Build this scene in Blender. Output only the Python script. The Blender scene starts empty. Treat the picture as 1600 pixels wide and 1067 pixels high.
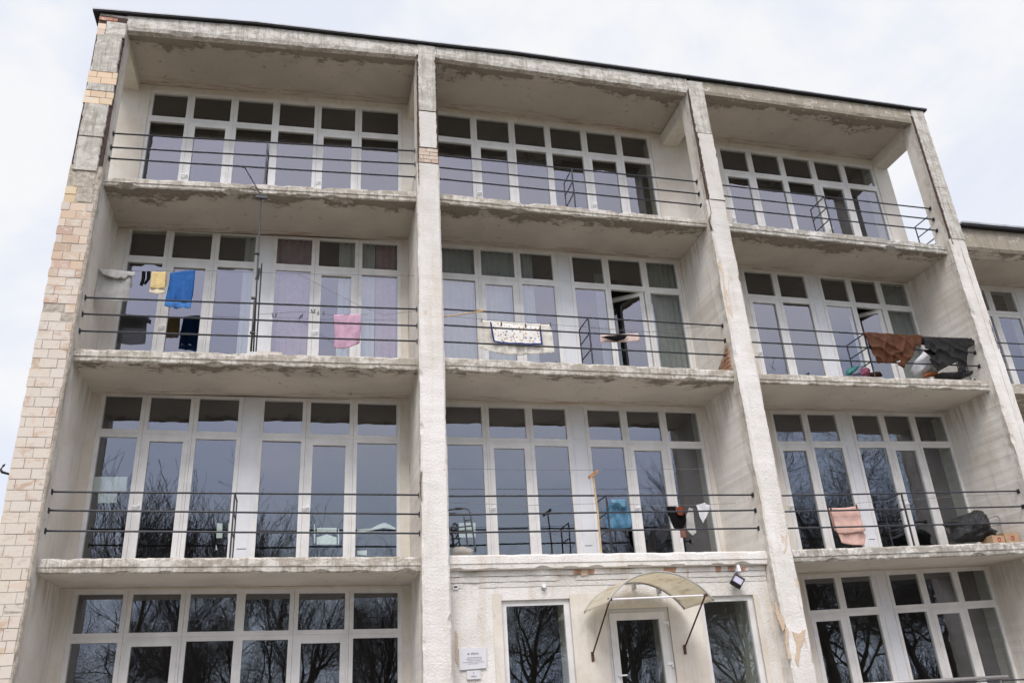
import bpy, math, random
from mathutils import Vector, Matrix, noise
from mathutils.geometry import delaunay_2d_cdt
R = math.radians
random.seed(7)
S = bpy.context.scene
C = S.collection

# ------------------------------------------------------------------ camera
CAM = Vector((-1.73964, -12.78009, 1.01835))
YAW, PIT, ROL, F = R(14.76985), R(24.06829), R(-3.62234), 1288.891
_f = Vector((math.sin(YAW)*math.cos(PIT), math.cos(YAW)*math.cos(PIT), math.sin(PIT)))
_r = Vector((math.cos(YAW), -math.sin(YAW), 0)); _u = _r.cross(_f)
RT = _r*math.cos(ROL)+_u*math.sin(ROL); UP = -_r*math.sin(ROL)+_u*math.cos(ROL); FW = _f
cd = bpy.data.cameras.new('camera'); cam = bpy.data.objects.new('camera', cd); C.objects.link(cam)
cam.matrix_world = Matrix(((RT.x, UP.x, -FW.x, CAM.x), (RT.y, UP.y, -FW.y, CAM.y), (RT.z, UP.z, -FW.z, CAM.z), (0, 0, 0, 1)))
cd.sensor_width = 36; cd.lens = F*36/1600; cd.clip_end = 2000; cd.clip_start = .05
S.camera = cam
def at(u, v, Y):            # survey helper: photograph point -> point on the real plane y = Y
    d = RT*((u-800)/F) + UP*(-(v-533.5)/F) + FW
    return CAM + d*((Y-CAM.y)/d.y)
def nz(x, y, z=0, s=1.0): return noise.noise(Vector((x*s, y*s, z*s)))

# ------------------------------------------------------------------ objects
def tag(o, label=None, cat=None, group=None, kind=None):
    if label: o['label'] = label
    if cat: o['category'] = cat
    if group: o['group'] = group
    if kind: o['kind'] = kind
    return o
def thing(name, loc, label, cat, group=None):
    o = bpy.data.objects.new(name, None); C.objects.link(o); o.location = loc; o.empty_display_size = .1
    return tag(o, label, cat, group)
class MB:
    def __init__(s): s.v = []; s.f = []; s.m = []; s.c = []
    def hexa(s, p, mi=0, col=None):   # p: 8 points, bottom ring then top ring (ccw from above)
        n = len(s.v); s.v += [Vector(q) for q in p]
        for q in ((3,2,1,0),(4,5,6,7),(0,1,5,4),(1,2,6,5),(2,3,7,6),(3,0,4,7)):
            s.f.append(tuple(n+i for i in q)); s.m.append(mi); s.c.append(col)
        return s
    def box(s, x0, x1, y0, y1, z0, z1, mi=0, col=None):
        return s.hexa([(x0,y0,z0),(x1,y0,z0),(x1,y1,z0),(x0,y1,z0),(x0,y0,z1),(x1,y0,z1),(x1,y1,z1),(x0,y1,z1)], mi, col)
    def bar(s, x0, x1, y0, y1, zb, zt, mi=0):       # zb, zt functions of x (a bar that follows a sagging line)
        return s.hexa([(x0,y0,zb(x0)),(x1,y0,zb(x1)),(x1,y1,zb(x1)),(x0,y1,zb(x0)),(x0,y0,zt(x0)),(x1,y0,zt(x1)),(x1,y1,zt(x1)),(x0,y1,zt(x0))], mi)
    def quad(s, a, b, c, d, mi=0):
        n = len(s.v); s.v += [Vector(a), Vector(b), Vector(c), Vector(d)]; s.f.append((n,n+1,n+2,n+3)); s.m.append(mi); s.c.append(None); return s
    def tube(s, pts, r, n=6, mi=0, cap=True):
        pts = [Vector(p) for p in pts]; base = len(s.v); k = len(pts)
        for i, p in enumerate(pts):
            d = (pts[min(i+1,k-1)]-pts[max(i-1,0)]).normalized()
            a = d.orthogonal().normalized() if abs(d.z) > .9 else d.cross(Vector((0,0,1))).normalized()
            b = d.cross(a); rr = r[i] if isinstance(r, (list, tuple)) else r
            for j in range(n):
                t = 2*math.pi*j/n; s.v.append(p+a*(rr*math.cos(t))+b*(rr*math.sin(t)))
        for i in range(k-1):
            for j in range(n):
                s.f.append((base+i*n+j, base+i*n+(j+1)%n, base+(i+1)*n+(j+1)%n, base+(i+1)*n+j)); s.m.append(mi); s.c.append(None)
        if cap:
            s.f.append(tuple(base+j for j in reversed(range(n)))); s.m.append(mi); s.c.append(None)
            s.f.append(tuple(base+(k-1)*n+j for j in range(n))); s.m.append(mi); s.c.append(None)
        return s
    def loft(s, rings, mi=0, cap=True, mis=None):
        n = len(rings[0]); base = len(s.v)
        for r in rings: s.v += [Vector(p) for p in r]
        for i in range(len(rings)-1):
            for j in range(n):
                s.f.append((base+i*n+j, base+i*n+(j+1)%n, base+(i+1)*n+(j+1)%n, base+(i+1)*n+j)); s.m.append(mis[j] if mis else mi); s.c.append(None)
        if cap:
            s.f.append(tuple(base+j for j in reversed(range(n)))); s.m.append(mi); s.c.append(None)
            e = base+(len(rings)-1)*n; s.f.append(tuple(e+j for j in range(n))); s.m.append(mi); s.c.append(None)
        return s
    def build(s, name, mats, parent=None, smooth=False, loc=None):
        if not isinstance(mats, (list, tuple)): mats = [mats]
        off = Vector((0,0,0)); p = parent
        while p is not None: off += p.location; p = p.parent
        if loc is not None: off = Vector(loc)
        me = bpy.data.meshes.new(name); me.from_pydata([v-off for v in s.v], [], s.f)
        for m in mats: me.materials.append(m)
        me.polygons.foreach_set('material_index', s.m)
        if any(c is not None for c in s.c):
            a = me.color_attributes.new('tone', 'FLOAT_COLOR', 'CORNER')
            for poly, c in zip(me.polygons, s.c):
                for li in poly.loop_indices: a.data[li].color = (*(c or (1,1,1)), 1)
        if smooth: me.shade_smooth()
        me.update()
        o = bpy.data.objects.new(name, me); C.objects.link(o)
        if parent is not None: o.parent = parent
        elif loc is not None: o.location = loc
        return o

# ------------------------------------------------------------------ materials
class NT:
    def __init__(s, name):
        s.mat = bpy.data.materials.new(name); s.mat.use_nodes = True; s.t = s.mat.node_tree; s.t.nodes.clear()
        s.out = s.n('ShaderNodeOutputMaterial'); s.pos = s.n('ShaderNodeNewGeometry').outputs['Position']
    def n(s, k, **kw):
        x = s.t.nodes.new(k)
        for a, b in kw.items(): setattr(x, a, b)
        return x
    def put(s, sock, val):
        if isinstance(val, bpy.types.NodeSocket): s.t.links.new(val, sock)
        else:
            if isinstance(val, tuple) and len(val) == 3 and sock.type == 'RGBA': val = (*val, 1)
            sock.default_value = val
    def noise(s, scale, detail=4, rough=.6, vec=None, dist=0.0):
        x = s.n('ShaderNodeTexNoise'); s.put(x.inputs['Vector'], vec or s.pos); x.inputs['Scale'].default_value = scale
        x.inputs['Detail'].default_value = detail; x.inputs['Roughness'].default_value = rough; x.inputs['Distortion'].default_value = dist
        return x.outputs['Fac']
    def vor(s, scale, vec=None, feature='F1', out='Distance'):
        x = s.n('ShaderNodeTexVoronoi', feature=feature); s.put(x.inputs['Vector'], vec or s.pos); x.inputs['Scale'].default_value = scale; return x.outputs[out]
    def scale(s, v3, vec=None):
        x = s.n('ShaderNodeMapping'); s.put(x.inputs['Vector'], vec or s.pos); x.inputs['Scale'].default_value = v3; return x.outputs[0]
    def m(s, op, a, b=0.0, c=0.0, clamp=False):
        x = s.n('ShaderNodeMath', operation=op, use_clamp=clamp)
        for i, v in enumerate((a, b, c)): s.put(x.inputs[i], v)
        return x.outputs[0]
    def step(s, v, lo, hi):
        x = s.n('ShaderNodeMapRange', interpolation_type='SMOOTHSTEP'); s.put(x.inputs['Value'], v); s.put(x.inputs['From Min'], lo); s.put(x.inputs['From Max'], hi); return x.outputs[0]
    def mix(s, f, a, b, blend='MIX'):
        x = s.n('ShaderNodeMix', data_type='RGBA', blend_type=blend); s.put(x.inputs['Factor'], f); s.put(x.inputs['A'], a); s.put(x.inputs['B'], b)
        return x.outputs['Result']
    def xyz(s):
        x = s.n('ShaderNodeSeparateXYZ'); s.put(x.inputs[0], s.pos); return x.outputs
    def bump(s, h, strength=.3, dist=.01, nrm=None):
        x = s.n('ShaderNodeBump'); s.put(x.inputs['Height'], h); x.inputs['Strength'].default_value = strength; x.inputs['Distance'].default_value = dist
        if nrm: s.put(x.inputs['Normal'], nrm)
        return x.outputs[0]
    def done(s, col, rough=.9, normal=None, metal=0.0, spec=.3, **kw):
        p = s.n('ShaderNodeBsdfPrincipled'); s.put(p.inputs['Base Color'], col); s.put(p.inputs['Roughness'], rough); s.put(p.inputs['Metallic'], metal)
        p.inputs['Specular IOR Level'].default_value = spec
        for k, v in kw.items(): s.put(p.inputs[k.replace('_', ' ')], v)
        if normal: s.put(p.inputs['Normal'], normal)
        s.t.links.new(p.outputs[0], s.out.inputs[0]); return s.mat

def m_roughcast(name, hi=(.72,.695,.65), lo=(.63,.60,.545), peel=.665, peach=(.57,.455,.34)):
    t = NT(name)
    a = t.noise(1.3, 5, .6); c = t.mix(t.step(a, .38, .64), hi, lo)
    st = t.noise(1.0, 4, .7, t.scale((9, 9, .8)))                         # rain streaks
    c = t.mix(t.m('MULTIPLY', t.step(st, .52, .78), .5), c, (.50,.46,.40))
    sp = t.noise(14, 5, .75); c = t.mix(t.m('MULTIPLY', t.step(sp, .58, .72), .45), c, (.36,.32,.27))
    tan = t.noise(1.0, 4, .6, t.scale((3.5, 3.5, .35)), .5); c = t.mix(t.m('MULTIPLY', t.step(tan, .50, .70), .45), c, (.56,.47,.37))
    x, y, z = t.xyz(); up = t.step(t.m('ADD', z, t.m('MULTIPLY', t.noise(1.4, 5, .7), 5.0)), 9.5, 13.5); c = t.mix(t.m('MULTIPLY', up, .45), c, (.43,.40,.35))
    pe = t.noise(1.7, 6, .55, t.scale((2.2, 2.2, .7)), 1.2); c = t.mix(t.m('MULTIPLY', t.step(pe, peel, peel+.025), .85), c, peach)
    h = t.m('ADD', t.m('MULTIPLY', t.vor(34), .6), t.noise(60, 4, .7)); h = t.m('SUBTRACT', h, t.m('MULTIPLY', t.step(pe, peel, peel+.02), .5))
    return t.done(c, .95, t.bump(h, .5, .02))
def m_plaster(name, hi=(.72,.685,.625), lo=(.63,.58,.50), runs=.42):
    t = NT(name); x, y, z = t.xyz()
    a = t.noise(.9, 5, .6); c = t.mix(t.step(a, .40, .62), hi, lo)
    st = t.noise(1.0, 5, .7, t.scale((7, 7, .55)), .6); c = t.mix(t.m('MULTIPLY', t.step(st, .50, .74), .55), c, (.47,.43,.37))
    edge = t.step(t.m('ADD', y, t.m('MULTIPLY', t.noise(2.5, 5, .7), .55)), .62, .22)      # weathered front edge of the balcony walls
    g = t.noise(9, 5, .75, t.scale((1,1,.35))); c = t.mix(t.m('MULTIPLY', edge, t.m('ADD', t.m('MULTIPLY', t.step(g, .40, .58), .7), .22)), c, (.30,.27,.225))
    v_ = t.noise(1.0, 5, .7, t.scale((5, 5, .5)), .4)
    for zb in (12.9, 9.68, 6.37, 3.06):          # runs of dirty water below each slab
        m_ = t.m('MULTIPLY', t.step(z, zb-1.0, zb-.02), t.step(z, zb+.25, zb+.1)); c = t.mix(t.m('MULTIPLY', t.step(t.m('ADD', v_, t.m('MULTIPLY', m_, .17)), .60, .72), t.m('MULTIPLY', m_, runs)), c, (.27,.235,.19))
    sp = t.noise(11, 6, .8); c = t.mix(t.m('MULTIPLY', t.step(sp, .62, .70), .45), c, (.36,.31,.26))
    h = t.m('ADD', t.noise(18, 5, .6), t.m('MULTIPLY', t.noise(3, 3), 1.2))
    return t.done(c, .93, t.bump(h, .35, .012))
def m_concrete(name, white=.5, base=(.335,.305,.255), paint=(.66,.63,.575)):
    t = NT(name)
    a = t.noise(3.2, 7, .68, t.scale((1, 1, 2.2)), .5); b = t.noise(17, 6, .75, t.scale((1,1,1.6)))
    f = t.m('ADD', t.m('MULTIPLY', a, .62), t.m('MULTIPLY', b, .38)); c = t.mix(t.step(f, white-.055, white+.055), base, paint)
    st = t.noise(1.0, 5, .75, t.scale((13, 13, 1.1))); c = t.mix(t.m('MULTIPLY', t.step(st, .47, .66), .65), c, (.22,.19,.145))
    d = t.noise(5, 5, .7); c = t.mix(t.m('MULTIPLY', t.step(d, .60, .70), .55), c, (.18,.165,.125))
    ru = t.noise(2.2, 6, .75, t.scale((1,1,.5)), .8); c = t.mix(t.m('MULTIPLY', t.step(ru, .655, .69), .6), c, (.26,.13,.07))
    h = t.m('ADD', t.m('MULTIPLY', f, 1.4), t.noise(70, 3, .7))
    return t.done(c, .95, t.bump(h, .6, .018))
def m_soffit(name, thr0=.5, slope=.5, base=(.60,.545,.475), y0=.15):
    t = NT(name); x, y, z = t.xyz()
    a = t.noise(.7, 4, .6); c = t.mix(t.step(a, .35, .65), base, tuple(k*.84 for k in base))
    n = t.m('ADD', t.m('MULTIPLY', t.noise(1.1, 3, .5), .45), t.m('MULTIPLY', t.noise(4.2, 8, .74, t.scale((1,1.5,1)), .4), .55))
    thr = t.m('ADD', t.m('MULTIPLY', t.m('SUBTRACT', y, y0), slope), thr0)     # damp and flaking start at the exposed front edge
    k = t.step(n, thr, t.m('ADD', thr, .022)); c = t.mix(t.m('MULTIPLY', k, .85), c, (.15,.125,.092))
    k2 = t.step(n, t.m('ADD', thr, .05), t.m('ADD', thr, .075)); c = t.mix(t.m('MULTIPLY', k2, .55), c, (.31,.275,.225))
    k3 = t.step(n, t.m('SUBTRACT', thr, .06), thr); c = t.mix(t.m('MULTIPLY', k3, .28), c, (.23,.20,.16))
    sp = t.noise(6, 5, .7); c = t.mix(t.m('MULTIPLY', t.step(sp, .645, .665), .75), c, (.22,.19,.15))
    ln = t.noise(1.0, 5, .7, t.scale((1.6, 14, 1))); bk = t.step(y, 1.2, 1.5)
    c = t.mix(t.m('MULTIPLY', t.m('MULTIPLY', t.step(ln, .50, .57), bk), .6), c, (.27,.17,.11))
    return t.done(c, .95, t.bump(t.m('SUBTRACT', t.noise(12, 4), k), .5, .01))
def m_brick(name):
    t = NT(name); at_ = t.n('ShaderNodeAttribute', attribute_name='tone').outputs['Color']; x, y, z = t.xyz()
    w = t.noise(4.0, 6, .7, t.scale((1,1,1.5)), .5); low = t.step(z, 8.6, 6.4)
    f = t.step(t.m('ADD', w, t.m('MULTIPLY', low, .15)), .53, .64); c = t.mix(t.m('MULTIPLY', f, .80), at_, (.60,.55,.475))
    c = t.mix(t.m('MULTIPLY', t.step(t.noise(16, 5, .75), .58, .7), .45), c, (.40,.33,.27))
    return t.done(c, .92, t.bump(t.noise(45, 5, .7), .4, .006))
def m_plain(name, col, rough=.6, var=.12, sc=6, metal=0.0, spec=.4, bump=.1, **kw):
    t = NT(name); n = t.noise(sc, 5, .65)
    c = t.mix(t.step(n, .3, .7), tuple(k*(1-var) for k in col), tuple(min(1, k*(1+var)) for k in col))
    return t.done(c, rough, t.bump(t.noise(sc*7, 3), bump, .004) if bump else None, metal, spec, **kw)
def m_cloth(name, col, var=.1, thin=0.0, weave=900):
    t = NT(name); n = t.noise(9, 4, .6)
    c = t.mix(t.step(n, .3, .7), tuple(k*(1-var) for k in col), tuple(min(1, k*(1+var)) for k in col))
    d = t.n('ShaderNodeBsdfDiffuse'); t.put(d.inputs['Color'], c); t.put(d.inputs['Normal'], t.bump(t.noise(130, 2, .5), .25, .003))
    tr = t.n('ShaderNodeBsdfTranslucent'); t.put(tr.inputs['Color'], c)
    mx = t.n('ShaderNodeMixShader'); mx.inputs[0].default_value = .22 + thin*.3; t.t.links.new(d.outputs[0], mx.inputs[1]); t.t.links.new(tr.outputs[0], mx.inputs[2])
    o = mx.outputs[0]
    if thin:
        tp = t.n('ShaderNodeBsdfTransparent'); m2 = t.n('ShaderNodeMixShader'); m2.inputs[0].default_value = thin
        t.t.links.new(o, m2.inputs[1]); t.t.links.new(tp.outputs[0], m2.inputs[2]); o = m2.outputs[0]
    t.t.links.new(o, t.out.inputs[0]); return t.mat
def m_glass(name, tint=(.78,.83,.79), ior=2.5):
    t = NT(name)
    tp = t.n('ShaderNodeBsdfTransparent'); t.put(tp.inputs[0], tint)
    gl = t.n('ShaderNodeBsdfGlossy'); t.put(gl.inputs['Color'], (.85,.865,.955)); gl.inputs['Roughness'].default_value = .0055
    t.put(gl.inputs['Normal'], t.bump(t.noise(1.6, 2, .4), .012, .1))
    lw = t.n('ShaderNodeLayerWeight'); lw.inputs['Blend'].default_value = .5; f0 = ((ior-1)/(ior+1))**2; fac = t.m('MULTIPLY_ADD', t.m('POWER', lw.outputs['Facing'], 5.0), 1-f0, f0)   # same from both sides of the sheet
    mx = t.n('ShaderNodeMixShader'); t.t.links.new(fac, mx.inputs[0]); t.t.links.new(tp.outputs[0], mx.inputs[1]); t.t.links.new(gl.outputs[0], mx.inputs[2])
    t.t.links.new(mx.outputs[0], t.out.inputs[0]); return t.mat

M = dict(
 rough=m_roughcast('roughcast'), rough2=m_roughcast('roughcast_peeling', peel=.635), wall=m_plaster('balcony_plaster'),
 pier=m_plaster('pier_plaster', (.66,.62,.55), (.58,.525,.44), 0.0), fascia=m_concrete('slab_concrete', .507, (.36,.32,.26), (.60,.565,.50)), beam=m_concrete('beam_concrete', .49, (.385,.35,.295), (.61,.58,.525)),
 beam2=m_concrete('beam_brown', .575, (.315,.275,.215), (.62,.58,.52)), fascia2=m_concrete('slab_concrete_grey', .525, (.34,.32,.275)), panel=m_concrete('plaster_panel', .50, (.41,.38,.33), (.56,.53,.475)),
 sof4=m_soffit('soffit_damp', .395, .40, (.53,.48,.415)), sof3=m_soffit('soffit_spotted', .465, .30), sof2=m_soffit('soffit_clean', .60, .3, (.62,.57,.50)), sofR=m_soffit('roof_soffit', .50, .35, (.48,.43,.37), .34),
 brick=m_brick('silicate_brick'), mortar=m_plain('old_mortar', (.37,.325,.265), .95, .3, 14, bump=.6), redcore=m_plain('exposed_red_core', (.055,.034,.026), .95, .4, 10, bump=.6),
 redbrick=m_plain('broken_red_brick', (.36,.20,.125), .95, .35, 16, bump=.8), frame=m_plain('white_upvc', (.645,.63,.60), .42, .09, 2.5, spec=.5, bump=0),
 panelw=m_plain('white_infill', (.635,.64,.645), .42, .04, 3, spec=.5, bump=0), glass=m_glass('window_glass'), gasket=m_plain('dark_gasket', (.05,.05,.05), .7, .1),
 rail=m_plain('dark_painted_steel', (.020,.022,.028), .5, .4, 12, spec=.5), rust=m_plain('rusty_steel', (.085,.040,.025), .85, .5, 22, bump=.4),
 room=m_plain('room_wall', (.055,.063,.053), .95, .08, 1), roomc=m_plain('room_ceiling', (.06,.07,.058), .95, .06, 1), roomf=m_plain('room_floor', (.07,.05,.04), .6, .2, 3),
 shaded_bitumen=m_plain('shaded_bitumen', (.012,.012,.013), .8, .3, 8), zinc=m_plain('zinc_flashing', (.36,.37,.38), .6, .2, 3, metal=.3),  # roof sheet's near-black has the shade under the overhang put into its colour
 cream=m_plaster('cream_plaster', (.66,.615,.535), (.60,.54,.45), 0.0), galv=m_plain('galvanised', (.33,.335,.34), .5, .15, 20, metal=.6), steel=m_plain('brushed_steel', (.42,.40,.38), .42, .08, 30, metal=.7),
 black=m_plain('black_plastic', (.018,.018,.018), .4, .2, 8), white=m_plain('white_plastic', (.78,.78,.78), .4, .04, 5), wood=m_plain('raw_wood', (.50,.36,.215), .8, .2, 12), plank=m_plain('brown_plank', (.32,.165,.075), .8, .3, 12),
)

# ------------------------------------------------------------------ building
GZ = -.55
bld = thing('apartment_building', (3, 3, GZ), 'weathered four storey white balcony block with crumbling plaster fins filling the photo', 'building')
FX = [(-5.87, -5.36), (0.0, .43), (5.92, 6.35), (11.62, 12.03)]
BAY = [(-5.36, 0.0), (.43, 5.92), (6.35, 11.62)]
lin = lambda xa, za, xb, zb: (lambda x: za+(zb-za)*(x-xa)/(xb-xa))
def slabz(b, l, r):         # two photo points on the slab's front edge (plane y = .15) -> height along x
    p, q = at(*l, .15), at(*r, .15); return lin(p.x, p.z, q.x, q.z)
SL = {}                     # (bay, floor) -> (top, bottom)
for (b, f), (tl, tr, bl, br) in {
 (0,4): ((166,276),(651,299),(162,289),(650,315)), (1,4): ((689,302),(1091,342),(689,318),(1104,354.5)), (2,4): ((1141,346.5),(1475,382),(1146,361),(1476,396)),
 (0,3): ((116,544),(651,559),(114,563.5),(651,578)), (1,3): ((696,558),(1149,578),(696,579),(1151,596)), (2,3): ((1190,583),(1542,594),(1195,599),(1546,610)),
 (0,2): ((62.5,872),(655,868.5),(55,896),(656,893)), (1,2): ((706,867),(1197,860),(706,891),(1197,881)), (2,2): ((1241,858),(1600,846),(1245,878),(1600,865))}.items():
    SL[b, f] = (slabz(b, tl, tr), slabz(b, bl, br))
for b in range(3): SL[b, 1] = (lambda x: -.08, lambda x: -.3)
RB = {0: slabz(0, (205,54.5), (651,94.5)), 1: slabz(1, (684,97), (1070,150)), 2: slabz(2, (1097,152), (1425,197.5))}
_rp = [(-6.2,13.27),(-5.83,13.30),(-3.1,13.47),(.14,13.52),(2.0,13.56),(8.0,13.49),(12.0,13.42),(12.4,13.41)]
def roofz(x):
    for (xa,za),(xb,zb) in zip(_rp, _rp[1:]):
        if x <= xb: return za+(zb-za)*(x-xa)/(xb-xa)
    return _rp[-1][1]

def fin(name, x0, x1, y1, z0, z1, mats, jit=.008, bev=.03, seed=0, mis=(0,0,0,1,1,1)):
    mb = MB(); rings = []; n = int((z1-z0)/.05)
    for i in range(n+1):
        z = z0+(z1-z0)*i/n
        j = lambda k: jit*(nz(k*7.3+seed, z*2.1, k)+.7*nz(k*3.1+seed, z*9, 2))
        chip = max(0, nz(seed, z*3.3, 5)-.28)*.10; chip2 = max(0, nz(seed+9, z*3.7, 5)-.28)*.10
        rings.append([(x1+j(1)*.5, y1, z), (x0+j(2)*.5, y1, z), (x0+j(2), bev+chip+j(3), z), (x0+bev+chip+j(4), j(5)*.6, z), (x1-bev-chip2+j(6), j(7)*.6, z), (x1+j(1), bev+chip2+j(8), z)][::-1])
    # order reversed -> outward faces; indices of sides follow
    return mb.loft(rings, mis=list(mis)).build(name, mats, bld)
# side indices after reversal: 0:(x1 front corner) 1: front 2:(x0 corner) 3: left side 4: back 5: right side
MI = (0,0,0,1,1,1)
F4 = 9.93
fin('fin', .0, .43, 6.2, GZ, 10.55, [M['rough'], M['wall']], .011, .03, 3, MI)
fin('fin', 5.92, 6.35, 6.2, GZ, 10.30, [M['rough2'], M['wall']], .013, .035, 17, MI)
fin('fin', 11.62, 12.03, 6.2, GZ, 9.85, [M['rough2'], M['wall']], .012, .03, 31, MI)
fin('fin', -5.87, -5.36, 6.2, GZ, 9.85, [M['mortar'], M['wall']], .006, .02, 44, MI)
# top-storey columns: a dark red core with cracked plaster facings standing on it
def column(x0, x1, z0, seed):
    fin('column', x0+.012, x1-.012, .40, z0, 13.2, [M['redcore'], M['wall']], .006, .012, seed, MI)
column(0, .43, 10.55, 5); column(5.92, 6.35, 10.30, 21); column(11.62, 12.03, 9.85, 35); column(-5.87, -5.36, 9.85, 49)
def facing(x0, x1, z0, z1, y0=-.012, y1=.03, mat=None, seed=0, rag=.018, gx=0):
    """a cracked sheet of plaster with ragged edges on the front of a column"""
    mb = MB(); n = max(3, int((z1-z0)/.035)); rings = []
    for i in range(n+1):
        z = z0+(z1-z0)*i/n; e = 1.0
        a = x0+rag*(nz(seed, z*8, 1)+.8*nz(seed, z*23, 2)); b = x1+rag*(nz(seed+5, z*8, 1)+.8*nz(seed+5, z*23, 2))
        zz = lambda k: z + (rag*.9*nz(k*9+seed, 3, 3) if i in (0, n) else 0)
        w = .004*nz(seed, z*5, 7)
        rings.append([(a, y1, zz(0)), (a+.012, y0+w, zz(1)), ((a*2+b)/3, y0+w, zz(2)), ((a+2*b)/3, y0+w, zz(4)), (b-.012, y0+w, zz(3)), (b, y1, zz(5))])
    return mb.loft(rings).build('plaster_facing', mat or M['panel'], bld)
# second fin, right fins
facing(.038, .398, 11.80, 13.46, seed=2); facing(.040, .394, 10.92, 11.77, seed=9, mat=M['rough'])
facing(5.965, 6.34, 12.0, 13.40, seed=12); facing(5.985, 6.345, 10.32, 11.985, seed=15, mat=M['rough'], rag=.02)
facing(11.675, 12.025, 11.2, 13.37, seed=22, rag=.014); facing(11.675, 12.025, 9.85, 11.19, seed=25, rag=.016)
# brick facing
def bricks(x0, x1, z0, z1, dz, y0, y1, pal, gone=(), name='brick_facing', seed=1, L=.25):
    rnd = random.Random(seed); mb = MB(); n = int(round((z1-z0)/dz))
    for i in range(n):
        za = z0+i*dz; zb = za+dz-.009; x = x0; first = True
        step = L*(.5 if i % 2 else 1) + rnd.uniform(-.05,.05)
        while x < x1-.03:
            xe = min(x1, x+step-.008)
            if x1-xe < .055: xe = x1
            if (i, int((x-x0)/.15)) not in gone:
                d = rnd.uniform(-.004,.006); e = rnd.uniform(-.008,.008) if (xe >= x1 or first) else 0
                c = rnd.choice(pal); k = rnd.uniform(.88,1.08); c = tuple(q*k for q in c)
                xs = x-(e if first else 0); xr = xe+(e if xe >= x1 else 0); w = rnd.uniform(-.002,.002)
                mb.hexa([(xs,y0+d,za+w),(xr,y0+d,za-w),(xr,y1,za-w),(xs,y1,za+w),(xs,y0+d,zb+w),(xr,y0+d,zb-w),(xr,y1,zb-w),(xs,y1,zb+w)], 0, c)
            first = False; x = xe+.008; step = L
    return mb.build(name, M['brick'], bld)
PAL = [(.49,.37,.27),(.53,.405,.295),(.54,.43,.325),(.49,.35,.27),(.55,.46,.37),(.53,.45,.38)]
bricks(-5.875, -5.405, GZ, 9.10, .1557, -.008, .012, PAL, {(49,0),(48,2),(48,1),(61,1)}, seed=4)
bricks(-5.865, -5.405, 9.10, 9.412, .156, -.012, .02, [(.62,.48,.30)], {(0,1),(0,2),(1,1),(1,2)}, seed=8)
bricks(-5.855, -5.385, 11.60, 11.88, .14, -.03, .02, [(.66,.52,.36),(.64,.49,.34)], seed=3)
bricks(-5.855, -5.385, 11.15, 11.43, .14, -.03, .02, [(.66,.52,.36),(.63,.48,.34)], {(1,1)}, seed=5)
bricks(-5.85, -5.72, 12.72, 13.0, .14, -.026, .02, [(.66,.53,.42)], seed=6); bricks(-5.85, -5.55, 13.08, 13.16, .08, -.022, .02, [(.40,.20,.14)], seed=7)
bricks(.035, .40, 10.57, 10.90, .083, -.006, .03, [(.50,.41,.32),(.43,.33,.25)], seed=11)
facing(-5.84, -5.40, 11.87, 12.72, -.035, .02, seed=41); facing(-5.72, -5.36, 12.70, 13.05, -.033, .02, seed=42, mat=M['beam']); facing(-5.85, -5.39, 11.44, 11.60, -.03, .02, seed=43)
facing(-5.83, -5.425, 10.45, 11.14, -.035, .02, seed=44, mat=M['panel'], rag=.018); facing(-5.83, -5.435, 9.74, 10.42, -.035, .02, seed=45, mat=M['panel'], rag=.018)
facing(-5.75, -5.44, 9.42, 9.73, -.012, .02, seed=46, mat=M['mortar'], rag=.03); facing(-5.71, -5.42, 9.12, 9.42, -.008, .02, seed=47, mat=M['mortar'], rag=.03)

# slabs
def slab(b, f, mat_f, mat_s, name='balcony_slab', x0=None, x1=None, lip=True):
    top, bot = SL[b, f]; xa, xb = BAY[b]; xa = xa if x0 is None else x0; xb = xb if x1 is None else x1
    mb = MB(); n = int((xb-xa)/.028); rings = []; sd = b*11+f*5
    for i in range(n+1):
        x = xa+.002+(xb-xa-.004)*i/n
        j = lambda k: .006*nz(x*4, k*5+sd, 1)+.005*nz(x*16, k*3+sd, 2)
        chip = max(0, nz(x*2.1, sd, 8)-.22)*.16; chb = max(0, nz(x*2.3, sd+40, 8)-.2)*.22
        zt, zb = top(x), bot(x); h = zt-zb
        chip += max(0, min(1, (nz(x*3.1, sd, 21)-.20)*9))*.028; chb += max(0, min(1, (nz(x*2.7, sd, 33)-.18)*9))*.032
        rings.append([(x, 6.2, zt), (x, .15+.022+chip+j(1), zt+j(1)*.7), (x, .15+j(2), zt-.022-chip*.7+j(3)),
                      (x, .15-.004+j(4), zb+h*.42), (x, .15+.010+j(4), zb+h*.40), (x, .15+.012+j(5), zb+.018+chb*.6+j(6)), (x, .15+.035+chb+j(6), zb+j(7)*.6), (x, .26, zb+.004), (x, 6.2, zb+.004)])
    return mb.loft(rings, mis=[0,0,0,0,0,0,1,1,2]).build(name, [mat_f, mat_s, M['roomc']], bld)
slab(0,4,M['fascia'],M['sof4']); slab(1,4,M['fascia'],M['sof4']); slab(2,4,M['fascia2'],M['sof4'])
slab(0,3,M['fascia'],M['sof3']); slab(1,3,M['fascia'],M['sof3']); slab(2,3,M['fascia'],M['sof2'])
slab(0,2,M['fascia'],M['sof2']); slab(1,2,M['rough'],M['sof2']); slab(2,2,M['fascia2'],M['sof2'])
for b in range(3):
    MB().box(BAY[b][0]+.003, BAY[b][1]-.003, .1, 6.2, -.3, -.08).build('ground_slab', M['fascia2'], bld)
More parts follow.
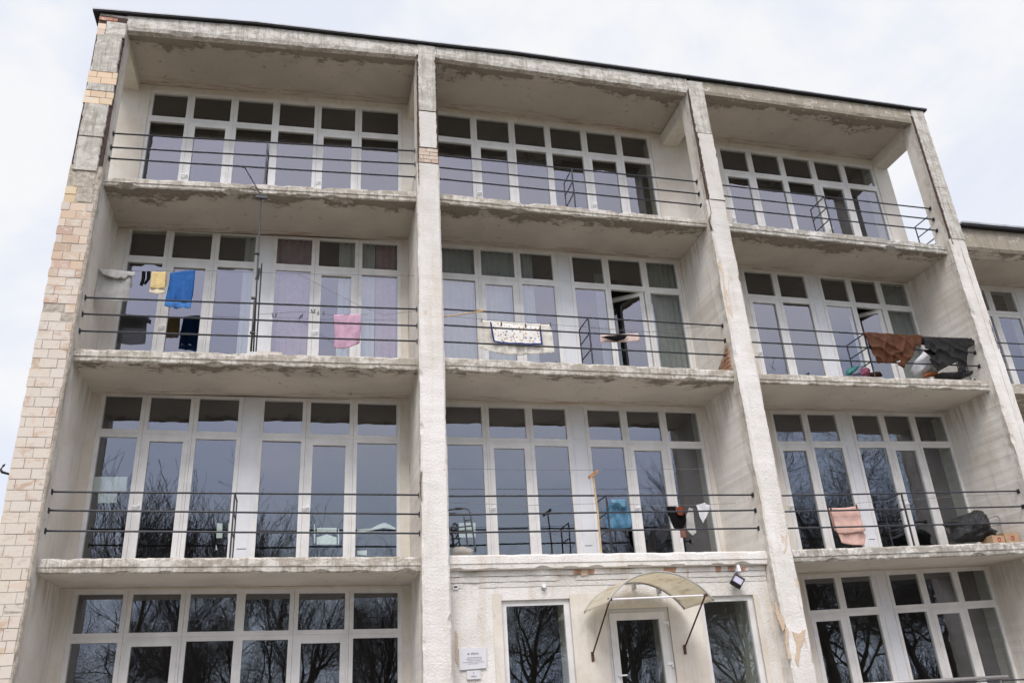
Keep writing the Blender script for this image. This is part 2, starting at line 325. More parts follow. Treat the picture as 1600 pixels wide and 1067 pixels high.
# roof beams, ceiling, roof
def beam(xa, xb, zb, mat, seed, y0=.0):
    mb = MB(); rings = []; n = int((xb-xa)/.05)
    for i in range(n+1):
        x = xa+(xb-xa)*i/n; j = lambda k: .006*nz(x*3, k*5+seed, 1)+.005*nz(x*14, k*3+seed, 2); ch = max(0, nz(x*1.7, seed, 8)-.2)*.14
        rings.append([(x, .34, roofz(x)-.05), (x, y0+.01+j(1), roofz(x)-.05), (x, y0+j(2), zb(x)+.05+j(3)), (x, y0+.02+ch+j(4), zb(x)-.022+j(5)), (x, .15+j(6), zb(x)-.012+j(7)), (x, .30+ch*.5, zb(x)+j(8)), (x, .34, zb(x)+.05)])
    return mb.loft(rings, mis=[0,0,0,0,1,1,0]).build('roof_beam', [mat, M['sof4']], bld)
zb0 = lambda x: RB[0](x); zb1 = lambda x: RB[1](x); zb2 = lambda x: RB[2](x)
beam(-5.40, .05, zb0, M['beam'], 3); beam(.38, 5.97, zb1, M['beam'], 13); beam(6.06, 11.66, zb2, M['beam2'], 23, .012)
MB().box(-5.86, -5.39, .012, .34, 13.0, 13.26).build('roof_beam', M['beam'], bld); MB().box(.05, .38, .008, .34, 13.0, 13.47).build('roof_beam', M['beam'], bld); MB().box(11.70, 12.02, .01, .34, 13.1, 13.38).build('roof_beam', M['beam2'], bld)
for b in range(3):
    xa, xb = BAY[b]; mb = MB(); zz = lambda x: RB[b](x)+.045
    mb.hexa([(xa-.4,.30,zz(xa)),(xb+.4,.30,zz(xb)),(xb+.4,1.62,zz(xb)-.02),(xa-.4,1.62,zz(xa)-.02),(xa-.4,.30,zz(xa)+.1),(xb+.4,.30,zz(xb)+.1),(xb+.4,1.62,zz(xb)+.1),(xa-.4,1.62,zz(xa)+.1)])
    if b == 1: mb.v = [Vector((min(max(v.x, .215), 6.135), v.y, v.z)) for v in mb.v]
    if b == 0: mb.v = [Vector((min(max(v.x, -5.8), .215), v.y, v.z)) for v in mb.v]
    if b == 2: mb.v = [Vector((min(max(v.x, 6.135), 12.0), v.y, v.z)) for v in mb.v]
    mb.build('balcony_ceiling', M['sofR'], bld)
    MB().box(xa, xb, 1.75, 6.2, 13.06, 13.2).build('room_ceiling', M['roomc'], bld)
for (x0, x1), nx in zip(FX, range(4)):      # cross beams from the columns back to the wall
    MB().box(x0+.02, x1-.02, .38, 1.60, 12.83, 13.12).build('cross_beam', M['pier'], bld)
mb = MB(); rings = []
for i in range(121):
    x = -5.98+(12.10+5.98)*i/120; z = roofz(x)
    rings.append([(x, 6.5, z-.042), (x, -.055, z-.042+.004*nz(x*3,1)), (x, -.055, z-.012), (x, 6.5, z+.0)])
mb.loft(rings, mis=[0,0,0,0]).build('roof', M['shaded_bitumen'], bld)
mb = MB(); rings = []
for i in range(121):
    x = -5.99+(12.11+5.99)*i/120; z = roofz(x)+.004*nz(x*1.5, 4)
    rings.append([(x, -.063, z-.010), (x, -.065, z+.016), (x, .05, z+.03), (x, .05, z+.02), (x, -.056, z+.010)])
mb.loft(rings).build('roof_flashing', M['zinc'], bld)

# window walls
YF = 1.56                   # front of the window frames
TR = {(0,4):((230,184),(622.5,215)), (0,3):((194,403),(621,427)), (0,2):((150,675),(620,687)), (0,1):((104,997),(622,988)),
      (1,4):((741,222),(1020,252.5)), (1,3):((747.5,434),(1061,456)), (1,2):((760,689),(1096,695)),
      (2,4):((1176,273),(1369,295)), (2,3):((1217.5,467),(1424,483)), (2,2):((1212,694),(1484,694)), (2,1):((1320,956),(1554,942))}
GT = {(0,4):((237,145.5),(621,176)), (0,3):((205,357.5),(619.5,382.5)), (0,2):((159,618),(618,632)), (0,1):((115,929),(621,926)),
      (1,4):((734,184),(1014,217)), (1,3):((690,386),(1054,412.5)), (1,2):((698,634.5),(1087.5,645)),
      (2,4):((1121,232),(1360,264)), (2,3):((1164,424),(1411,444.5)), (2,2):((1209.5,646.5),(1470,651)), (2,1):((1257.5,905),(1540,890.5))}
WX = {(0,4):[230,295,364,430,496,560,622.5], (0,3):[194,261,334,(397,431),492,560,621], (0,2):[150,222.5,300,(370,410),477.5,552,620], (0,1):[104,192,284,372.5,457.5,545,622],
      (1,4):['L',741,801,857.5,915,970,1016], (1,3):['L',747.5,810,(865.5,897.5),950,1010,1061], (1,2):['L',760,829,(887.5,922),979,1041,1096],
      (2,4):['K',1176,1226,1275,1322.5,1369], (2,3):['K',1217.5,(1264.5,1290),1334,1381,1424], (2,2):[1212,1266,(1315,1341),1387.5,1436,1484], (2,1):['K',1320,(1372,1401),1451,1505,1554]}
DOORS = {0:(1,4), 1:(1,4), 2:(0,3)}
def two(p, q, Y): a, b = at(*p, Y), at(*q, Y); return lin(a.x, a.z, b.x, b.z)
rw = random.Random(21)
UNITS = {}
def pane(mb, x0, x1, z0, z1, y):
    zb0, zb1 = z0(x0), z0(x1); zt0, zt1 = z1(x0), z1(x1); a = rw.uniform(-.006,.006); b = rw.uniform(-.005,.005); w = x1-x0; h = zt0-zb0
    mb.quad((x0, y-a*w-b*h, zb0), (x1, y+a*w-b*h, zb1), (x1, y+a*w+b*h, zt1), (x0, y-a*w+b*h, zt0))
def ring(mb, x0, x1, z0, z1, w, y0, y1, wb=None):
    wb = wb or w
    mb.bar(x0, x0+w, y0, y1, z0, z1); mb.bar(x1-w, x1, y0, y1, z0, z1)
    mb.bar(x0+w, x1-w, y0+.001, y1-.001, lambda x: z1(x)-w, z1); mb.bar(x0+w, x1-w, y0+.001, y1-.001, z0, lambda x: z0(x)+wb)
def handle(parent, x, z, y):
    mb = MB(); mb.box(x-.012, x+.012, y-.008, y, z-.06, z+.06); mb.box(x-.009, x+.009, y-.05, y-.008, z-.01, z+.012); mb.box(x-.10, x+.009, y-.055, y-.035, z-.009, z+.011)
    return mb.build('door_handle', M['white'], parent)
def glazing(b, f, opens=None):
    tr = two(*TR[b,f], YF); gt = two(*GT[b,f], YF); xa, xb = BAY[b]
    bot0 = SL[b,f][0]; bot = lambda x: bot0(x)+.03
    mid = lambda i: at(WX[b,f][i], 0, 0)
    def X(u, i):
        if u == 'L': return .52
        if u == 'K': return 7.38
        a, c = TR[b,f]; v = a[1]+(c[1]-a[1])*(u-a[0])/(c[0]-a[0]); return at(u, v, YF).x
    w = WX[b,f]; hd = lambda x: gt(x)+.075; N = len(w)-1
    edges = []
    for i, u in enumerate(w):
        if isinstance(u, tuple): edges.append((X(u[0], i)+.065, X(u[1], i)-.065))
        else: edges.append((X(u, i),)*2)
    edges[-1] = (edges[-1][0]+.065,)*2
    split = [i for i, u in enumerate(w) if isinstance(u, tuple)] or [3 if b < 2 else 2]
    sp = split[0]
    for lo, hi in ((0, sp), (sp, N)):
        fm, gm = MB(), MB(); subs = []
        ul = edges[lo][1]; ur = edges[hi][0]
        for i in range(lo, hi):
            x0 = edges[i][1]; x1 = edges[i+1][0]; x0 = x0+.002 if i > lo else x0; x1 = x1-.002 if i < hi-1 else x1
            # top light
            ring(fm, x0, x1, lambda x: tr(x)-.002, hd, .068, YF, YF+.07); pane(gm, x0+.066, x1-.066, lambda x: tr(x)+.064, lambda x: hd(x)-.066, YF+.035)
            if i in DOORS[b]: subs.append((i, x0, x1)); ring(fm, x0, x1, bot, lambda x: tr(x)-.004, .05, YF, YF+.07, .04)
            else: ring(fm, x0, x1, bot, lambda x: tr(x)-.004, .068, YF, YF+.07); pane(gm, x0+.066, x1-.066, lambda x: bot(x)+.066, lambda x: tr(x)-.07, YF+.035)
        win = fm.build('window', M['frame'], bld)
        gm.build('pane', M['glass'], win)
        for i, x0, x1 in subs:
            dx0, dx1 = x0+.045, x1-.045; db = lambda x: bot(x)+.035; dt = lambda x: tr(x)-.05
            lf, lg = MB(), MB(); ring(lf, dx0, dx1, db, dt, .085, YF-.012, YF+.06); pane(lg, dx0+.083, dx1-.083, lambda x: db(x)+.083, lambda x: dt(x)-.083, YF+.03)
            if opens and i == opens[0]:             # leaf swung into the room about its right-hand hinge
                ang = R(opens[1]); piv = Vector((dx1, YF+.06, 0)); m = Matrix.Rotation(ang, 3, 'Z')
                for g in (lf, lg): g.v = [piv+m @ (v-piv) for v in g.v]
            d = lf.build('balcony_door', M['frame'], win); lg.build('door_pane', M['glass'], d)
            d.parent = win
            if not (opens and i == opens[0]): handle(win, dx0+.045, db(dx0)+1.0, YF-.012)
        if lo: pass
    if isinstance(w[sp], tuple):
        p0, p1 = edges[sp]; pm = MB()
        pm.bar(p0+.001, p1-.001, YF+.012, YF+.06, bot, hd)
        c = (p0+p1)/2; hw = (p1-p0)*.32
        for z0, z1 in ((bot, lambda x: tr(x)-.03), (lambda x: tr(x)+.03, lambda x: hd(x)-.05)):
            pm.bar(c-hw, c+hw, YF+.004, YF+.012, lambda x: z0(x)+.05, z1)
        if f < 4: pm.box(c-.07, c+.07, YF-.002, YF+.004, bot(c)+.35, bot(c)+.358, 1)
        pm.build('infill_panel', [M['panelw'], M['gasket']], bld)
    L, Rr = edges[0][0], edges[-1][0]
    # plaster piers either side and the strip above the frame
    top = (SL[b,f+1][1] if f < 4 else (lambda x: RB[b](x)+.03))
    fl = SL[b,f][0]
    ex0 = xa if f < 4 else {0:-5.86, 1:.215, 2:6.135}[b]; ex1 = xb if f < 4 else {0:.215, 1:6.135, 2:12.02}[b]
    pm = MB(); yb = 1.95
    pm.bar(ex0, L, 1.535, yb, fl, top); pm.build('wall_pier', M['pier'], bld)
    pm = MB(); pm.bar(Rr, ex1, 1.535, yb, fl, top); pm.build('wall_pier', M['pier'], bld)
    pm = MB(); pm.bar(L, Rr, 1.548, 1.72, hd, top); pm.build('lintel', M['pier'], bld)
    pm = MB(); pm.bar(L, Rr, 1.55, 1.66, fl, lambda x: bot(x)-.001); pm.build('threshold', M['fascia2'], bld)
    pt = edges[sp]; px = (pt[0]+pt[1])/2
    rm = MB()
    rm.bar(px-.05, px+.05, YF+.09, 6.0, fl, top); rm.bar(xa+.002, xb-.002, 6.0, 6.15, fl, top)
    rm.bar(xa+.002, xa+.02, 1.96, 6.0, fl, top); rm.bar(xb-.02, xb-.002, 1.96, 6.0, fl, top)
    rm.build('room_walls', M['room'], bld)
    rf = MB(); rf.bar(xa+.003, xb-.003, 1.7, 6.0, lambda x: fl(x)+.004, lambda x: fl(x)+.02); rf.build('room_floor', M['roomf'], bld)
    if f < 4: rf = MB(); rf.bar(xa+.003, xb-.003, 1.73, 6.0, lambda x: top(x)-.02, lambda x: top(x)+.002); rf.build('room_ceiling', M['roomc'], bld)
    UNITS[b,f] = (edges, bot, tr, hd)
for b in range(3):
    for f in (4,3,2,1):
        if (b,f) == (1,1): continue
        glazing(b, f, {(1,3):(4,-36), (2,3):(3,-42)}.get((b,f)))

# railings with their little room dividers
RY = .25
RL = {(0,4):([(180,209),(176,230.5),(174,248)], [(651,236.5),(651,257),(649,277)]), (1,4):([(687,243),(687,262),(688,280)], [(1086,284),(1090,303),(1093,321)]), (2,4):([(1132,290),(1136,307),(1140,326)], [(1451,326),(1457,343),(1460,360)]),
      (0,3):([(134,465),(129,490.5),(125,517)], [(650,483),(651,509),(651,533)]), (1,3):([(693,483),(694,508),(694,534)], [(1129,509),(1133,532),(1140,555)]), (2,3):([(1178,512),(1182,535),(1186,558)], [(1519,531),(1523,551),(1529,572)]),
      (0,2):([(80,768),(76,797),(71,829)], [(653,773),(653,803),(655,833)]), (1,2):([(703,775),(703,804),(704,832)], [(1175,773),(1179,797),(1184,825)]), (2,2):([(1226,774),(1230,799),(1235,825)], [(1590,767),(1598,791),(1606,816)])}
DV = {(0,4):(418,.75), (1,4):(893,.78), (2,4):(1287.5,.78), (1,3):(919,.80), (2,3):(1350,.84), (0,2):(367,.75), (1,2):(947,.75), (2,2):(1408,.82)}
RZ = {}
for (b,f), (l, r) in RL.items():
    xa, xb = BAY[b]; root = MB(); fs = []
    for p, q in zip(l, r):
        P, Q = at(*p, RY), at(*q, RY); fs.append(lin(P.x, P.z, Q.x, Q.z))
    RZ[b,f] = fs
    for g in fs:
        n = 8; root.tube([(xa+(xb-xa)*i/n, RY, g(xa+(xb-xa)*i/n)+(.004*nz(i*2.2, b*3+f, g(0)) if 0 < i < n else 0)) for i in range(n+1)], .0155, 6)
        for xe, s in ((xa, 1), (xb, -1)): root.box(min(xe, xe+s*.012), max(xe, xe+s*.012), RY-.035, RY+.035, g(xe)-.04, g(xe)+.035)
    ro = root.build('railing', M['rail'], bld)
    if (b,f) in DV:
        u, yd = DV[b,f]; a, c = l[0], r[0]; P = at(u, a[1]+(c[1]-a[1])*(u-a[0])/(c[0]-a[0]), RY); zt = SL[b,f][0](P.x); d = MB()
        d.box(P.x-.012, P.x+.012, RY-.012, RY+.012, zt, fs[0](P.x)); d.box(P.x-.010, P.x+.010, yd-.010, yd+.010, zt, fs[0](P.x)+.012)
        for g in fs: d.tube([(P.x, RY, g(P.x)), (P.x, yd, g(P.x))], .0125, 6)
        d.build('divider_rail', M['rail'], ro)
mb = MB()                                     # side rail on the open end of the top balcony
for k, (p, q) in enumerate((((1450,336),(1416,364)), ((1455,352),(1428,374)), ((1462,370),(1449,378)))):
    z = RZ[2,4][k](11.7); mb.tube([(11.80, .38, z), (11.80, 1.0, z)], .0125, 6)
mb.box(11.79, 11.81, .99, 1.01, 9.86, RZ[2,4][0](11.7)+.01); mb.build('side_rail', M['rail'], bld)

# broken plaster hole in the third fin, with bricks showing
def plate(name, pts, x0, x1, mat):          # irregular patch on a wall facing -x: pts in (y, z)
    mb = MB(); n = len(pts); mb.loft([[(x0, y, z) for y, z in pts], [(x1, y, z) for y, z in pts]]); return mb.build(name, mat, bld)
mb = MB(); rb = random.Random(3)
out = [(.16,6.62),(.50,6.62),(.58,6.70),(.55,6.80),(.47,6.84),(.40,6.90),(.34,6.93),(.28,7.06),(.20,7.16),(.15,7.20)]
plate('exposed_brick', [(.15+(y-.15)*1.55, z) for y, z in out], 5.90, 5.906, M['mortar'])
mb = MB()
for i, z in enumerate([6.63,6.71,6.79,6.87,6.95,7.03]):
    w = [.62,.59,.46,.34,.21,.12][i]; y = .165
    while y < .165+w:
        e = min(.165+w, y+rb.choice((.12,.25))); q = rb.uniform(-.006,.006)
        mb.hexa([(5.885+q,y,z),(5.92,y,z),(5.92,e-.01,z),(5.885+q,e-.01,z+.01),(5.887+q,y,z+.066),(5.92,y,z+.066),(5.92,e-.012,z+.062),(5.887+q,e-.014,z+.064)]); y = e
mb.build('exposed_brick', M['redbrick'], bld)
# vertical joint on the right-hand fin
MB().box(11.845, 11.86, -.018, .02, GZ, 9.6).build('expansion_joint', M['rough2'], bld)

# entrance wall of the ground floor
YW = .30
def P2(u, v, Y=YW): return at(u, v, Y)
zt = lambda x: SL[1,2][1](x)+.002
wl0, wl1 = P2(783,937).x, P2(890,937).x; wlt = P2(835,936).z
wr0, wr1 = P2(1092,930).x, P2(1176,929).x
dr0, dr1 = P2(945,950).x, P2(1043,948).x; drt = P2(990,950).z
wrt = P2(1130,930).z
mb = MB()
mb.bar(.43, wl0, YW, 1.0, lambda x: GZ, zt); mb.bar(wl0, wl1, YW, 1.0, lambda x: wlt, zt); mb.bar(wl0, wl1, YW, 1.0, lambda x: GZ, lambda x: .15)
mb.bar(wl1, dr0, YW, 1.0, lambda x: GZ, zt); mb.bar(dr0, dr1, YW, 1.0, lambda x: drt, zt); mb.bar(dr1, wr0, YW, 1.0, lambda x: GZ, zt)
mb.bar(wr0, wr1, YW, 1.0, lambda x: wrt, zt); mb.bar(wr0, wr1, YW, 1.0, lambda x: GZ, lambda x: .15); mb.bar(wr1, 5.92, YW, 1.0, lambda x: GZ, zt)
mb.build('entrance_wall', M['rough'], bld)
mb = MB()                                     # smooth cream render beside door and windows
for a, c, z1 in ((wl0-.14, wl0, wlt+.10), (wl1, dr0, wlt+.06), (dr1, wr0, wlt+.03)): mb.box(a, c, YW-.016, YW+.01, GZ, z1)
mb.box(dr0, dr1, YW-.018, YW+.01, drt, drt+.08); mb.box(wr1, wr1+.10, YW-.012, YW+.01, GZ, wrt)
mb.build('cream_surround', M['cream'], bld)
mb = MB(); rings = []
for k, (dy, h0, h1) in enumerate(((.055, 0.0, .083), (.036, .088, .170), (.018, .175, .25))):
    rings = []
    for i in range(111):
        x = .44+(5.91-.44)*i/110; j = .006*nz(x*5, k*3, 2)+.005*nz(x*17, k*5, 3); ch = max(0, nz(x*1.9, k*7, 4)-.3)*.12
        rings.append([(x, YW+.01, zt(x)-h1+j), (x, YW+.01, zt(x)-h0-.004), (x, YW-dy+ch+j, zt(x)-h0-.004+j*.5-ch*.3), (x, YW-dy+.008+ch+j, zt(x)-h1+j)])
    mb.loft(rings)
mb.build('cornice', M['rough2'], bld)
mb = MB(); rb = random.Random(5)
for u, w in ((905,14),(926,12),(1050,22),(1126,10),(1146,12),(1163,14)):
    p = P2(u, 896 - (u-900)*.02, YW-.12); hh = .07; wx = w*.011
    rgs = [[(p.x-wx/2, YW-.062, zt(p.x)-.085), (p.x-wx/2*.8, YW-.062, zt(p.x)-.016), (p.x+wx/2, YW-.062, zt(p.x)-.016), (p.x+wx/2*.7, YW-.062, zt(p.x)-.075)]]
    rgs.append([(a, YW-.05, c) for a, _, c in rgs[0]]); mb.loft(rgs)
mb.build('exposed_brick', M['redbrick'], bld)
def shop_window(x0, x1, z1, z0=.15):
    m, g = MB(), MB(); c0 = lambda x: z0; c1 = lambda x: z1
    ring(m, x0+.002, x1-.002, c0, c1, .085, YW+.05, YW+.12); pane(g, x0+.083, x1-.083, lambda x: z0+.08, lambda x: z1-.083, YW+.09)
    w = m.build('window', M['frame'], bld); g.build('pane', M['glass'], w)
shop_window(wl0, wl1, wlt); shop_window(wr0, wr1, wrt)
m, g = MB(), MB(); ring(m, dr0+.002, dr1-.002, lambda x: GZ+.2, lambda x: drt, .055, YW+.02, YW+.09)
de = m.build('entrance_door', M['frame'], bld)
m = MB(); ring(m, dr0+.06, dr1-.06, lambda x: GZ+.25, lambda x: drt-.06, .115, YW, YW+.07); pane(g, dr0+.174, dr1-.174, lambda x: GZ+.36, lambda x: drt-.174, YW+.04)
lf = m.build('door_leaf', M['frame'], de); g.build('door_pane', M['glass'], de)
hp = P2(966,1055, YW); m = MB(); m.box(hp.x-.02, hp.x+.02, YW-.012, YW, hp.z-.22, hp.z+.03); m.box(hp.x-.012, hp.x+.012, YW-.06, YW-.012, hp.z-.012, hp.z+.012); m.box(hp.x-.012, hp.x+.13, YW-.065, YW-.045, hp.z-.012, hp.z+.012)
m.build('door_handle', M['white'], de)
m = MB()
for u, v in ((1040,973),(1047,1037)):
    p = P2(u, v); m.box(p.x-.045, p.x+.03, YW-.012, YW+.01, p.z-.012, p.z+.03); m.box(p.x+.028, p.x+.045, YW-.03, YW+.01, p.z-.045, p.z+.03)
m.build('hinge', M['white'], de)
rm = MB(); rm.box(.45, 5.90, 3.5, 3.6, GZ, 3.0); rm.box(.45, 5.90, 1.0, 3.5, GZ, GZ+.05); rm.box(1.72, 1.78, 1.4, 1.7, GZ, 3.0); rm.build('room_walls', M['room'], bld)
# shell: back, sides, so the block is closed from every side
sh = MB(); sh.box(-5.87, 12.03, 6.2, 6.5, GZ, 13.3); sh.box(-5.87, -5.45, 1.95, 6.2, 9.86, 13.1); sh.box(11.62, 12.03, 1.95, 6.2, 9.86, 13.1); sh.build('back_wall', M['wall'], bld)

# ------------------------------------------------------------------ lower wing at the right edge
wing = thing('lower_wing', (15, 3, GZ), 'lower three storey wing with flat roof just right of the main block', 'building')
WXE = 19.0
rz = lambda x: 10.26-.005*(x-12)
mb = MB(); rings = []
for i in range(81):
    x = 12.05+(WXE-12.05)*i/80; j = lambda k: .006*nz(x*3, k*5, 11)+.005*nz(x*13, k, 12)
    rings.append([(x, .4, rz(x)-.06), (x, .06+j(1), rz(x)-.06), (x, .05+j(2), 9.72+j(3)), (x, .09+j(4), 9.655+j(5)), (x, .4, 9.66)])
mb.loft(rings, mis=[0,0,0,1,1]).build('roof_beam', [M['beam2'], M['sof3']], wing)
MB().box(12.05, WXE, .4, 6.2, 9.67, 9.95).build('balcony_ceiling', M['sofR'], wing)
MB().box(12.05, WXE+.1, -.06, 6.4, 10.20, 10.255).build('roof', M['shaded_bitumen'], wing); MB().box(12.05, WXE+.1, -.07, .1, 10.256, 10.30).build('roof_flashing', M['zinc'], wing)
s3 = at(1592,600,.15).z
MB().box(12.05, WXE, .15, 6.2, s3-.21, s3).build('balcony_slab', M['fascia'], wing); MB().box(12.05, WXE, .15, 6.2, 3.06, 3.28).build('balcony_slab', M['fascia'], wing)
MB().box(12.04, 12.10, .12, 6.2, GZ, 9.66).build('side_wall', M['wall'], wing)
for z0, z1, hd_, t_ in ((s3, 9.67, 9.62, 8.92), (3.28, s3-.21, 6.3, 5.6), (GZ, 3.06, 3.0, 2.3)):
    fm, gm = MB(), MB(); xs = [12.75, 13.86, 14.66]
    for a, c in zip(xs, xs[1:]):
        ring(fm, a+.002, c-.002, lambda x: t_, lambda x: hd_, .08, YF, YF+.07); ring(fm, a+.002, c-.002, lambda x: z0+.03, lambda x: t_-.003, .08, YF, YF+.07)
        pane(gm, a+.08, c-.08, lambda x: t_+.08, lambda x: hd_-.08, YF+.035); pane(gm, a+.08, c-.08, lambda x: z0+.1, lambda x: t_-.083, YF+.035)
    w = fm.build('window', M['frame'], wing); gm.build('pane', M['glass'], w)
    mb = MB(); mb.box(12.1, 12.75, 1.54, 1.9, z0, z1); mb.box(14.66, WXE, 1.55, 1.9, z0, z1); mb.box(12.75, 14.66, 1.56, 1.9, hd_, z1); mb.box(12.75, 14.66, 1.56, 1.62, z0, z0+.03); mb.build('wall', M['panelw'] if z0 == s3 else M['pier'], wing)
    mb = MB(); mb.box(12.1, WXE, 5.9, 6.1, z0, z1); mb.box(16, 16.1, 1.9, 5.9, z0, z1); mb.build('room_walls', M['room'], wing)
    if z0 != GZ:
        mb = MB()
        for h in (.97,.67,.36):
            mb.tube([(12.1, RY, z0+h), (WXE, RY, z0+h)], .0135, 6)
        mb.build('railing', M['rail'], wing)
MB().box(12.05, WXE, 6.2, 6.4, GZ, 10.2).build('back_wall', M['wall'], wing); MB().box(WXE-.3, WXE, .1, 6.2, GZ, 9.66).build('side_wall', M['wall'], wing)

# cracks in the plaster of the fins, each a dark jagged split
m_crack = m_plain('crack_brown', (.13,.10,.075), .95, .3, 20)  # dark mortar brown along the splits
def crack(pts, w, seed):
    mb = MB(); P = [at(u, v, 0) for u, v in pts]; Q = []
    for a, b_ in zip(P, P[1:]):
        k = max(2, int((b_-a).length/.04))
        Q += [a.lerp(b_, i/k)+Vector((.012*nz(seed, i*.9, a.z*3), 0, 0)) for i in range(k)]
    Q.append(P[-1]); L_, R_ = [], []
    for i, q in enumerate(Q):
        ww = w*(.35+abs(nz(seed, i*.7, 4))*1.6)*(1 if 0 < i < len(Q)-1 else .1); d = (Q[min(i+1,len(Q)-1)]-Q[max(i-1,0)]).normalized(); nrm = Vector((d.z, 0, -d.x))
        L_.append(q-nrm*ww/2); R_.append(q+nrm*ww/2)
    rings = [[(l.x,-.016,l.z),(rr.x,-.016,rr.z),(rr.x,.03,rr.z),(l.x,.03,l.z)] for l, rr in zip(L_, R_)]
    mb.loft(rings); mb.build('crack', m_crack, bld)
crack([(658,735),(656,752),(657,768),(659,783)], .016, 3)
crack([(1104,303),(1111,332),(1108,345),(1113,360)], .010, 6)
crack([(1097,262),(1106,300)], .026, 9); crack([(1483,366),(1489,382)], .02, 12)
crack([(1545,500),(1560,545)], .006, 15); crack([(655,200),(653.5,262),(654.5,290)], .018, 18)
# patches where the whitewash has come off the fins and the entrance wall
m_bare = m_roughcast('bare_plaster', (.56,.44,.32), (.50,.39,.28), .9)
def patch(px, y, seed):
    P = [at(u, v, y) for u, v in px]; Q = []
    for a, b_ in zip(P, P[1:]+P[:1]):
        k = max(2, int((b_-a).length/.03)); Q += [a.lerp(b_, i/k)+Vector((.018*nz(seed, a.x*20+i*.9, 1), 0, .018*nz(seed, a.z*20+i*.9, 2))) for i in range(k)]
    mb = MB(); mb.loft([[(q.x, y-.012, q.z) for q in Q], [(q.x, y+.02, q.z) for q in Q]][::-1]); mb.build('bare_patch', m_bare, bld)
patch([(1210,934),(1217,955),(1224,966),(1227,978),(1223,985),(1216,970),(1211,955)], -.004, 1)
patch([(1238,986),(1247,990),(1258,982),(1256,1000),(1250,1012),(1247,1041),(1242,1030),(1245,1008)], -.004, 2)
patch([(1226,975),(1232,985),(1230,1010),(1236,1028),(1231,1030),(1227,1008)], -.004, 3)
patch([(711,985),(715,990),(716,1042),(711,1030)], YW, 5); patch([(905,888),(918,889),(920,898),(908,899)], YW-.045, 6)
# ------------------------------------------------------------------ loose things
def atx(u, v, X):
    d = RT*((u-800)/F) + UP*(-(v-533.5)/F) + FW
    return CAM + d*((X-CAM.x)/d.x)
def inside(p, poly):
    c = False; n = len(poly)
    for i in range(n):
        a, b = poly[i], poly[i-1]
        if (a[1] > p[1]) != (b[1] > p[1]) and p[0] < (b[0]-a[0])*(p[1]-a[1])/(b[1]-a[1])+a[0]: c = not c
    return c
def edist(p, poly):
    m = 9
    for i in range(len(poly)):
        a, b = Vector(poly[i-1]), Vector(poly[i]); d = b-a; t = max(0, min(1, (Vector(p)-a).dot(d)/max(1e-9, d.length_squared))); m = min(m, (a+d*t-Vector(p)).length)
    return m
def tri(poly, sp, seed):
    rnd = random.Random(seed); pts = []
    for i in range(len(poly)):
        a, b = Vector(poly[i]), Vector(poly[(i+1) % len(poly)]); k = max(1, int((b-a).length/sp))
        for j in range(k): pts.append(a.lerp(b, j/k))
    nb = len(pts); xs = [p[0] for p in poly]; zs = [p[1] for p in poly]
    x = min(xs)
    while x < max(xs):
        z = min(zs)
        while z < max(zs):
            q = (x+rnd.uniform(-.2,.2)*sp, z+rnd.uniform(-.2,.2)*sp)
            if inside(q, poly) and edist(q, poly) > sp*.45: pts.append(Vector(q))
            z += sp
        x += sp
    r = delaunay_2d_cdt([Vector((p[0], p[1])) for p in pts], [(i, (i+1) % nb) for i in range(nb)], [], 1, 1e-5)
    return [(v.x, v.y) for v in r[0]], r[2]
def zoomed(pts, x0, y0, k): return [(x0+x/k, y0+y/k) for x, y in pts]
def solid(o, th):
    m = o.modifiers.new('thickness', 'SOLIDIFY'); m.thickness = th; m.offset = 0; return o
def cloth(name, px, Y, mat, amp=.02, seed=0, th=.004, fold=9, lean=0.0, sp=.028, parent=None, wr=1.0, back=None, diag=0.0):
    """a hanging textile: its outline in the plane y = Y, pushed into folds; a hem of it may hang behind the line as well"""
    poly = [(p.x, p.z) for p in (at(u, v, Y) for u, v in px)]; vs, fs = tri(poly, sp, seed); mb = MB()
    zt_ = max(p[1] for p in poly); h = zt_-min(p[1] for p in poly)
    for x, z in vs:
        t = (zt_-z)/h; y = Y+amp*(.25+t)*(nz(x*fold, z*1.3, seed)+.5*nz(x*fold*2.3, z*2.5, seed+4))+lean*t+wr*.010*nz(x*11, z*7, seed+8)
        if diag: w_ = 1-abs(math.sin((x*.55+z)*11+2.2*nz(x*3, z*3, seed+5))); w2 = 1-abs(math.sin((x*1.1-z*.5)*8+2.5*nz(x*2.5, z*2.5, seed+6))); y -= diag*(w_**2*.7+w2**3*.6)*min(1, t*2.5+.15)
        mb.v.append(Vector((x, y, z)))
    for f in fs: mb.f.append(tuple(f)); mb.m.append(0); mb.c.append(None)
    if back:                                    # the flap on the far side of the line
        n = len(mb.v)
        for x, z in vs: mb.v.append(Vector((x, Y+.035+amp*.6*nz(x*fold, z*2, seed+30)+.03*(zt_-z)/h, zt_-(zt_-z)*back)))
        for f in fs: mb.f.append(tuple(n+i for i in f)); mb.m.append(0); mb.c.append(None)
    cx = sum(p[0] for p in poly)/len(poly)
    o = mb.build(name, mat, parent, True, None if parent else (cx, Y, zt_)); return solid(o, th)
